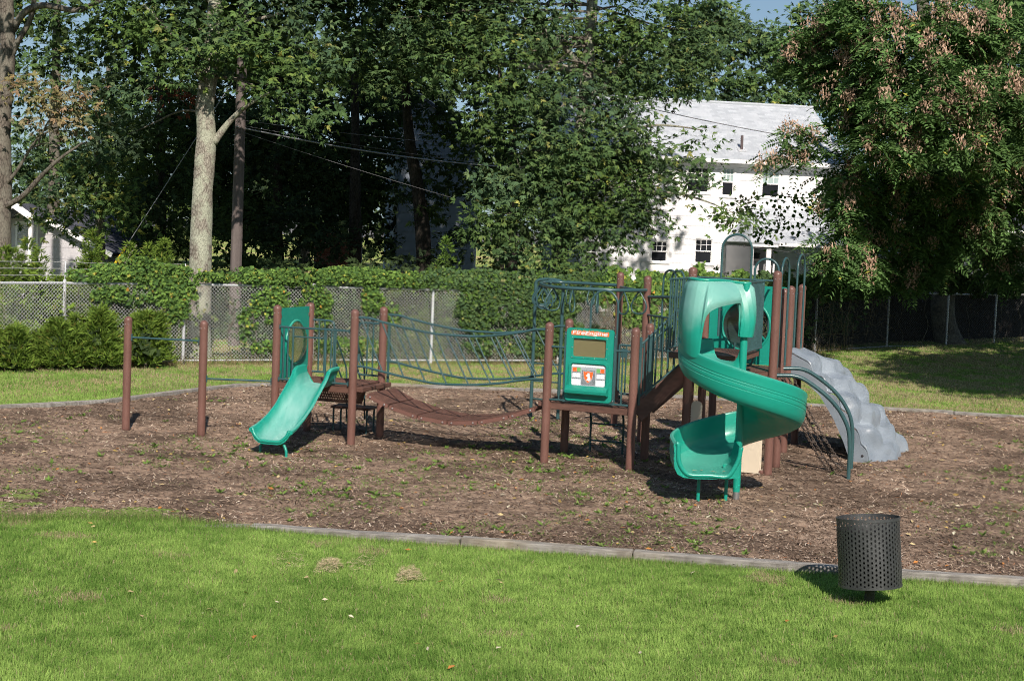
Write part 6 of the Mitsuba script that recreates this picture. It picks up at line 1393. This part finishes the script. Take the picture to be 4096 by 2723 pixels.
wire(A(545, 292, 43.3), A(1345, 390, 58.5), .30, .024, M_CABLE2, 'thick pale overhead cable sagging past the dark gable')
wire(A(545, 300, 43.3), A(1280, 520, 50), .10, .007, M_CABLE, 'thin service wire sloping down to the right from the pole')
wire(A(1480, 246, 52), A(1990, 340, 56), .10, .014, M_CABLE, 'dark overhead cable crossing in front of the grey roof')
wire(A(1380, 520, 54), A(1990, 600, 58), .06, .007, M_CABLE, 'thin wire crossing in front of the white wall')
gw0, gw1 = A(262, 612, 44.0), A(541, 180, 43.4); gdir = (gw1 - gw0) / np.linalg.norm(gw1 - gw0)
put('guy_wire__strand', tube([gw0 - gdir * 1.2, gw1], .010, 6), M_CABLE2, 40); put('guy_wire__guard', tube([gw0 - gdir * .2, gw0 + gdir * .62], .034, 8), M_YEL, 40, label='yellow plastic guard')
thing('guy_wire', 'guy wire with a yellow guard slanting up to the utility pole', 'wire')
gw2 = A(276, 632, 42.5); put('fallen_branch', limb([gw2, A(290, 605, 42.5), A(316, 565, 42.6)], .035, .022, 7), M_BARK, True, label='bare pale branch leaning in the vine right of the yellow guard', category='branch')

# ------------------------------------------------------------------ litter bin
def litter_bin():
    key = 'litter_bin'; thing(key, 'dark perforated metal litter bin standing on the grass by the timber edging', 'litter bin')
    R, zb, zt = .302, .18, .85; c = np.array([3.57, 15.25, 0]); rows, cols = 29, 50; gz = float(zlawn(3.57, 15.25))
    c = c + [0, 0, gz]
    def curved(poly, o0=0.0, th=.0025):
        """Plan (arc length, z) outline bent round the drum."""
        m = trimesh.creation.triangulate_polygon(poly, engine='earcut'); v, f = np.array(m[0]), np.array(m[1]); return v, f
    circ = 2 * np.pi * R; pitch = circ / cols; hz = (zt - zb) / rows
    mb = MB()
    # cells: each a small square of sheet with a round hole, bent round the drum
    n = 12; ang = np.arange(n) * 2 * np.pi / n; hr = .0105
    sq = []
    for a in ang:
        s = 1 / max(abs(math.cos(a)), abs(math.sin(a))); sq.append((math.cos(a) * s, math.sin(a) * s))
    sq = np.array(sq)
    V, Fc, nv = [], [], 0
    dent = lambda th, z: .013 * (meshkit.noise(np.array([math.cos(th) * 2, math.sin(th) * 2, z * 3]), 3) - .5)
    cw, ch = pitch / 2, hz
    rows2 = int((zt - zb - .035) / (hz)); 
    for j in range(rows2):
        for i in range(cols):
            if (i + j) % 2: continue
            cx, cz = i * pitch, zb + .018 + (j + .5) * hz
            outp = np.array([(cx + s[0] * pitch, cz + s[1] * hz / 2) for s in sq]); inp = np.array([(cx + math.cos(a) * hr, cz + math.sin(a) * hr) for a in ang])
            for rr in (R, R - .003):
                ring = np.vstack([outp, inp]); th = ring[:, 0] / R + .3; d_ = np.array([dent(t_, z_) for t_, z_ in zip(th, ring[:, 1])])
                V.append(np.stack([(rr + d_) * np.cos(th), (rr + d_) * np.sin(th), ring[:, 1]], 1))
                q_ = np.array([[k, (k + 1) % n, n + (k + 1) % n, n + k] for k in range(n)]) + nv
                Fc.append(q_ if rr == R else q_[:, ::-1]); nv += 2 * n
            a0 = nv - 4 * n
            Fc.append(np.array([[a0 + n + k, a0 + n + (k + 1) % n, a0 + 3 * n + (k + 1) % n, a0 + 3 * n + k] for k in range(n)]))
    put(key + '__drum', (np.vstack(V) + c, np.vstack(Fc)), M_CAN, 60)
    for z0, z1 in ((zb, zb + .020), (zb + .018 + rows2 * hz - .001, zt)):
        put(key + '__rim', lathe([(R - .004, z0), (R + .004, z0), (R + .004, z1), (R - .004, z1), (R - .004, z0)], 64, c), M_CAN, 30)
    lv = lathe([(.0, zb + .05), (R - .03, zb + .05), (R - .022, zb + .35), (R - .018, zt - .16), (R - .010, zt - .11)], 40, c); vv = lv[0].copy(); vv[:, :2] += (meshkit.noise(vv * 9, 5)[:, None] - .5) * .03; put(key + '__liner', (vv, lv[1]), M_BIN, True, label='black bin liner inside')
    put(key + '__floor', lathe([(.0, zb + .015), (R - .01, zb + .015), (R - .01, zb + .025), (.0, zb + .025)], 40, c), M_CAN, 30)
    put(key + '__post', tube([c + [0, 0, -.2], c + [0, 0, zb + .02]], .05, 12), M_BLK, 40)
litter_bin()
# it stands askew: leaning back and to the left on its post
piv = np.array([3.57, 15.25, float(zlawn(3.57, 15.25)) + .19])
lean = T().translate(piv.tolist()).rotate([1, 0, 0], -4.5).rotate([0, 1, 0], -4.0).translate((-piv).tolist())
for k_ in list(scene):
    if k_.startswith('litter_bin__') and k_ != 'litter_bin__post': scene[k_]['to_world'] = lean

# ------------------------------------------------------------------ grass, weeds, fallen leaves
def turf(name, size, n, hgt, wid, two_seg, cells, seed):
    """Square turf patches, a few variants, laid side by side with their own slope and quarter turn."""
    for k in range(3):
        r = np.random.default_rng(seed + k); x, y = r.uniform(-.53, .53, (2, n)) * size; mid = meshkit.fbm(np.stack([x * 5 / size, y * 5 / size, 0 * x + k], 1), 3, 4)
        h = hgt * r.uniform(.45, 1.15, n) * (.6 + .8 * mid); a = r.uniform(0, 2 * np.pi, n); lean = r.uniform(.15, .95, n)
        wd = meshkit.noise(np.stack([x * 3 / size, y * 3 / size, 0 * x + k], 1), 6) * 7
        d = np.stack([np.cos(a) + .9 * np.cos(wd), np.sin(a) + .9 * np.sin(wd), 0 * a], 1); d /= np.linalg.norm(d, axis=1, keepdims=True) + .3
        s_ = np.stack([-np.sin(a), np.cos(a), 0 * a], 1); b = np.stack([x, y, 0 * x - .006], 1); w = (wid * r.uniform(.7, 1.3, n))[:, None]
        tip = b + d * (h * lean * .9)[:, None] + np.stack([0 * h, 0 * h, h * (1 - .35 * lean)], 1)
        if two_seg:
            md = b + d * (h * lean * .25)[:, None] + np.stack([0 * h, 0 * h, h * .55], 1)
            v = np.stack([b - s_ * w, b + s_ * w, md + s_ * w * .8, md - s_ * w * .8, tip], 1); f = (np.arange(n) * 5)[:, None, None] + np.array([[0, 1, 2], [0, 2, 3], [3, 2, 4]]); m_ = 5
        else: v = np.stack([b - s_ * w, b + s_ * w, tip], 1); f = (np.arange(n) * 3)[:, None, None] + np.array([[0, 1, 2]]); m_ = 3
        uv = np.repeat(r.random((n, 2)), m_, 0)
        scene[f'{name}_patch_{k}'] = {'type': 'shapegroup', 'blades': mikit.ply((v.reshape(-1, 3), f.reshape(-1, 3)), M_SWARD, smooth=False, uv=uv)}
    r = np.random.default_rng(seed + 9)
    for i, (cx, cy) in enumerate(cells):
        e = .25; gx = float(zlawn(cx + e, cy) - zlawn(cx - e, cy)) / (2 * e); gy = float(zlawn(cx, cy + e) - zlawn(cx, cy - e)) / (2 * e); q_ = int(r.integers(4)) * math.pi / 2; c_, s_ = math.cos(q_), math.sin(q_)
        M = np.eye(4); M[:2, :2] = [[c_, -s_], [s_, c_]]; M[2, 0], M[2, 1] = gx * c_ + gy * s_, -gx * s_ + gy * c_; M[:3, 3] = [cx, cy, float(zlawn(cx, cy))]
        scene[f'{name}__{i + 1:03d}'] = {'type': 'instance', 'shapegroup': {'type': 'ref', 'id': f'{name}_patch_{int(r.integers(3))}'}, 'to_world': T(M)}
    labels[name] = {'kind': 'stuff'}
def cells_for(size, y0, y1, front):
    out = []
    for cy in np.arange(y0, y1, size):
        for cx in np.arange(-cy * .36 - 1, cy * .36 + 1, size):
            far_ = AREA.buffer(.07).disjoint(sg.box(cx - size * .5, cy - size * .5, cx + size * .5, cy + size * .5))
            if far_ and ((cy < 21) == front): out.append((cx, cy))
    return out
turf('grass', .5, 1300, .074, .0025, True, cells_for(.5, 9.2, 19.0, True), 301)
turf('grass_001', 1.0, 620, .085, .008, False, cells_for(1.0, 25.0, 58.5, False), 321)
# the strip of lawn along the timbers, blade by blade
def strip():
    import shapely
    r = np.random.default_rng(341); out = []
    for (n, y0, y1, x0, x1, wd, hh) in ((260000, 15.4, 19.0, -8.2, 7.5, .0025, .074), (240000, 26.5, 35.2, -12.5, 13.5, .007, .085)):
        x, y = r.uniform(x0, x1, n), r.uniform(y0, y1, n); d0 = shapely.distance(AREA, shapely.points(x, y)); k = (d0 > .075) & (d0 < (.72 if y0 < 20 else 1.45)); x, y = x[k], y[k]; n = len(x)
        h = hh * r.uniform(.45, 1.2, n); a = r.uniform(0, 2 * np.pi, n); ln_ = r.uniform(.1, .9, n); d = np.stack([np.cos(a), np.sin(a), 0 * a], 1); s_ = np.stack([-np.sin(a), np.cos(a), 0 * a], 1); b = np.stack([x, y, zlawn(x, y) - .006], 1)
        tip = b + d * (h * ln_ * .8)[:, None] + np.stack([0 * h, 0 * h, h * (1 - .35 * ln_)], 1); v = np.stack([b - s_ * wd, b + s_ * wd, tip], 1); out.append((v.reshape(-1, 3), np.repeat(r.random((n, 2)), 3, 0)))
    v = np.vstack([o[0] for o in out]); scene['grass_002'] = mikit.ply((v, np.arange(len(v)).reshape(-1, 3)), M_SWARD, smooth=False, uv=np.vstack([o[1] for o in out])); labels['grass_002'] = {'kind': 'stuff'}
strip()

def edge_tufts():
    """Longer grass along the timbers, hiding the near edging at the left, and dry stalks under the fence."""
    r = np.random.default_rng(211); out = []
    ln = sg.LineString(FRONT); n = 26000; s = r.random(n) * ln.length; P_ = np.array([ln.interpolate(t).coords[0] for t in s]); x = P_[:, 0]
    left = 1 / (1 + np.exp((x + 3.2) * 2.0)); y = P_[:, 1] - .08 - np.abs(r.normal(0, .09, n)) + left * r.uniform(-.05, .22, n)
    h = (.055 + .05 * left) * r.uniform(.6, 1.4, n); k = r.random(n) < .45 + .55 * left; x, y, h = x[k], y[k], h[k]; n = len(x)
    b = np.stack([x, y, zlawn(x, y) - .005 + .0 * x], 1); b[:, 2] = np.maximum(b[:, 2], np.where(y > 0, b[:, 2], 0)); a = r.uniform(0, 2 * np.pi, n)
    d = np.stack([np.cos(a), np.sin(a), 0 * a], 1); sd = np.stack([-np.sin(a), np.cos(a), 0 * a], 1); w = .0026
    tip = b + d * (h * .5)[:, None] + np.stack([0 * h, 0 * h, h], 1)
    col = pick([(.15, .245, .055, 4), (.21, .32, .08, 3), (.42, .35, .20, 1.0)], n, r)
    v = np.stack([b - sd * w, b + sd * w, tip], 1); out.append((v.reshape(-1, 3), np.arange(3 * n).reshape(-1, 3), np.repeat(col, 3, 0)))
    return out
vf, c = merge(edge_tufts()); put('edge_grass', vf, M_GRASS, False, color=c, kind='stuff')
def fence_stalks():
    r = np.random.default_rng(215); n = 7000; x = r.uniform(-12.5, 11, n); xy = fence_at(sx_of(x))[0]; y = xy[:, 1] - .25 + r.normal(0, .16, n); den = meshkit.noise(np.stack([x * .9, 0 * x, 0 * x], 1), 7); k = r.random(n) < np.clip((den - .3) * 2, .08, 1); x, y = x[k], y[k]; n = len(x)
    h = r.uniform(.10, .42, n); a = r.uniform(0, 2 * np.pi, n); b = np.stack([x, y, 0 * x - .06], 1); sd = np.stack([-np.sin(a), np.cos(a), 0 * a], 1); tip = b + np.stack([np.cos(a) * h * .35, np.sin(a) * h * .35, h], 1)
    col = pick([(.30, .235, .13, 4), (.22, .17, .09, 2), (.12, .17, .04, 2)], n, r); v = np.stack([b - sd * .006, b + sd * .006, tip], 1); return [(v.reshape(-1, 3), np.arange(3 * n).reshape(-1, 3), np.repeat(col, 3, 0))]
vf, c = merge(fence_stalks()); put('dry_grass', vf, M_GRASS, False, color=c, kind='stuff')

def weeds():
    """Low rosettes and grass wisps scattered through the mulch."""
    import shapely
    r = np.random.default_rng(221); parts = []; n = 4200
    y = 16.5 + 14.5 * r.random(n); x = r.uniform(-1, 1, n) * (y * .34 + .5); den = meshkit.fbm(np.stack([x * .5, y * .5, 0 * x], 1), 4, 9) + .17 * np.exp(-((y - 23.3) / 2.4) ** 2) * (x < 3)
    k = (r.random(n) < np.clip((den - .47 - .05 * (y < 20.5)) * 6, .03, 1)) & shapely.contains_xy(AREA.buffer(-.1), x, y); x, y = x[k], y[k]
    for i in range(len(x)):
        big_ = r.random() < .3; m = int(r.integers(5, 9)) if big_ else int(r.integers(8, 22)); a = r.uniform(0, 2 * np.pi, m); z = float(zmulch(x[i], y[i])); el = r.uniform(.1, .7, m)
        d = np.stack([np.cos(a) * np.cos(el), np.sin(a) * np.cos(el), np.sin(el)], 1); l = r.uniform(.05, .10, m) * (1.15 if big_ else .9); o = np.array([x[i], y[i], z + .005]) + (0 if big_ else 1) * r.normal(size=(m, 3)) * [.10, .10, 0]
        nr = np.array([0, 0, 1.0]) + r.normal(size=(m, 3)) * .3; parts.append(kites(o + d * l[:, None] * .5, d, nr, l, l * (.36 if big_ else .10), pick([(.19, .31, .07, 3), (.15, .25, .055, 2), (.25, .33, .10, 1)], m, r), .06))
    return parts
vf, c = merge(weeds()); put('weeds', vf, M_GRASS, False, color=c, kind='stuff')
def fallen():
    r = np.random.default_rng(231); n = 1500; y = 10 + 27 * r.random(n) ** 1.1; x = r.uniform(-1, 1, n) * (y * .34 + .5); import shapely
    inm = shapely.contains_xy(AREA, x, y); k = inm | (r.random(n) < .10); x, y, inm = x[k], y[k], inm[k]; n = len(x); z = np.where(inm, zmulch(x, y) + .018, zlawn(x, y) + .045)
    a = r.uniform(0, 2 * np.pi, n); d = np.stack([np.cos(a), np.sin(a), r.normal(0, .2, n)], 1); l = r.uniform(.05, .10, n); nr = np.array([0, 0, 1.0]) + r.normal(size=(n, 3)) * .35
    return kites(np.stack([x, y, z], 1), d, nr, l, l * .5, pick([(.42, .30, .10, 3), (.48, .38, .20, 3), (.40, .17, .05, 2), (.52, .47, .34, 2)], n, r), .15)
v, f, c = fallen(); r = np.random.default_rng(77)
sl = np.array([[2.42, 20.36, .436], [2.66, 20.33, .436], [2.52, 20.42, .436], [2.80, 20.34, .44]])
v2, f2, c2 = kites(sl, np.array([[1, .2, 0], [.9, -.3, 0], [.3, 1, 0], [1, .1, .1]]), np.array([[0, 0, 1.0]] * 4), np.array([.09, .10, .05, .06]), .03, pick([(.42, .22, .10, 2), (.45, .35, .20, 1)], 4, r), .1)
f = np.vstack([f, f2 + len(v)]); v = np.vstack([v, v2]); c = np.vstack([c, c2]); put('fallen_leaves', (v, f), M_CHIP, False, color=c, kind='stuff')
r = np.random.default_rng(241)
for i, (x, y) in enumerate(((2795, 1903), (2735, 1906), (2812, 1908))):
    pass
# thatch of dead grass lying on the front lawn
r = np.random.default_rng(251)
for (px_, py_, rad) in ((1318, 2252, .17), (1640, 2292, .17), (1160, 2240, .22), (1440, 2250, .16)):
    d = FW + (px_ - 2048) / FPX * RT - (py_ - 1361.5) / FPX * UP; t = 12.0
    for _ in range(6): p = EYE + d * t; t += (p[2] - float(zlawn(p[0], p[1])) - .05) / -d[2]
    p = EYE + d * t; n = 700 if px_ in (1318, 1640) else 160; a = r.uniform(0, 2 * np.pi, n); rr = rad * np.sqrt(r.random(n)) * (.45 + 1.0 * meshkit.noise(np.stack([np.cos(a) * 2.5, np.sin(a) * 2.5, 0 * a + px_], 1), 3))
    c_ = np.stack([p[0] + rr * np.cos(a) * .9, p[1] + 2.2 * rr * np.sin(a), zlawn(p[0] + rr * np.cos(a), p[1] + 2.2 * rr * np.sin(a)) + r.uniform(.045, .075, n) * (1 - rr / rad * .25)], 1)
    al = r.uniform(0, 2 * np.pi, n); dd = np.stack([np.cos(al), np.sin(al), r.normal(0, .15, n)], 1); l = r.uniform(.05, .11, n)
    kk = nxt('dead_grass'); _count['dead_grass'] -= 0
    v, f, cc = kites(c_, dd, np.array([0, 0, 1.0]) + r.normal(size=(n, 3)) * .3, l, .0035, pick([(.52, .43, .27, 3), (.44, .36, .21, 2)], n, r), .1)
    scene[kk] = mikit.ply((v, f), M_CHIP, smooth=False, color=cc); labels[kk] = {'kind': 'stuff'}
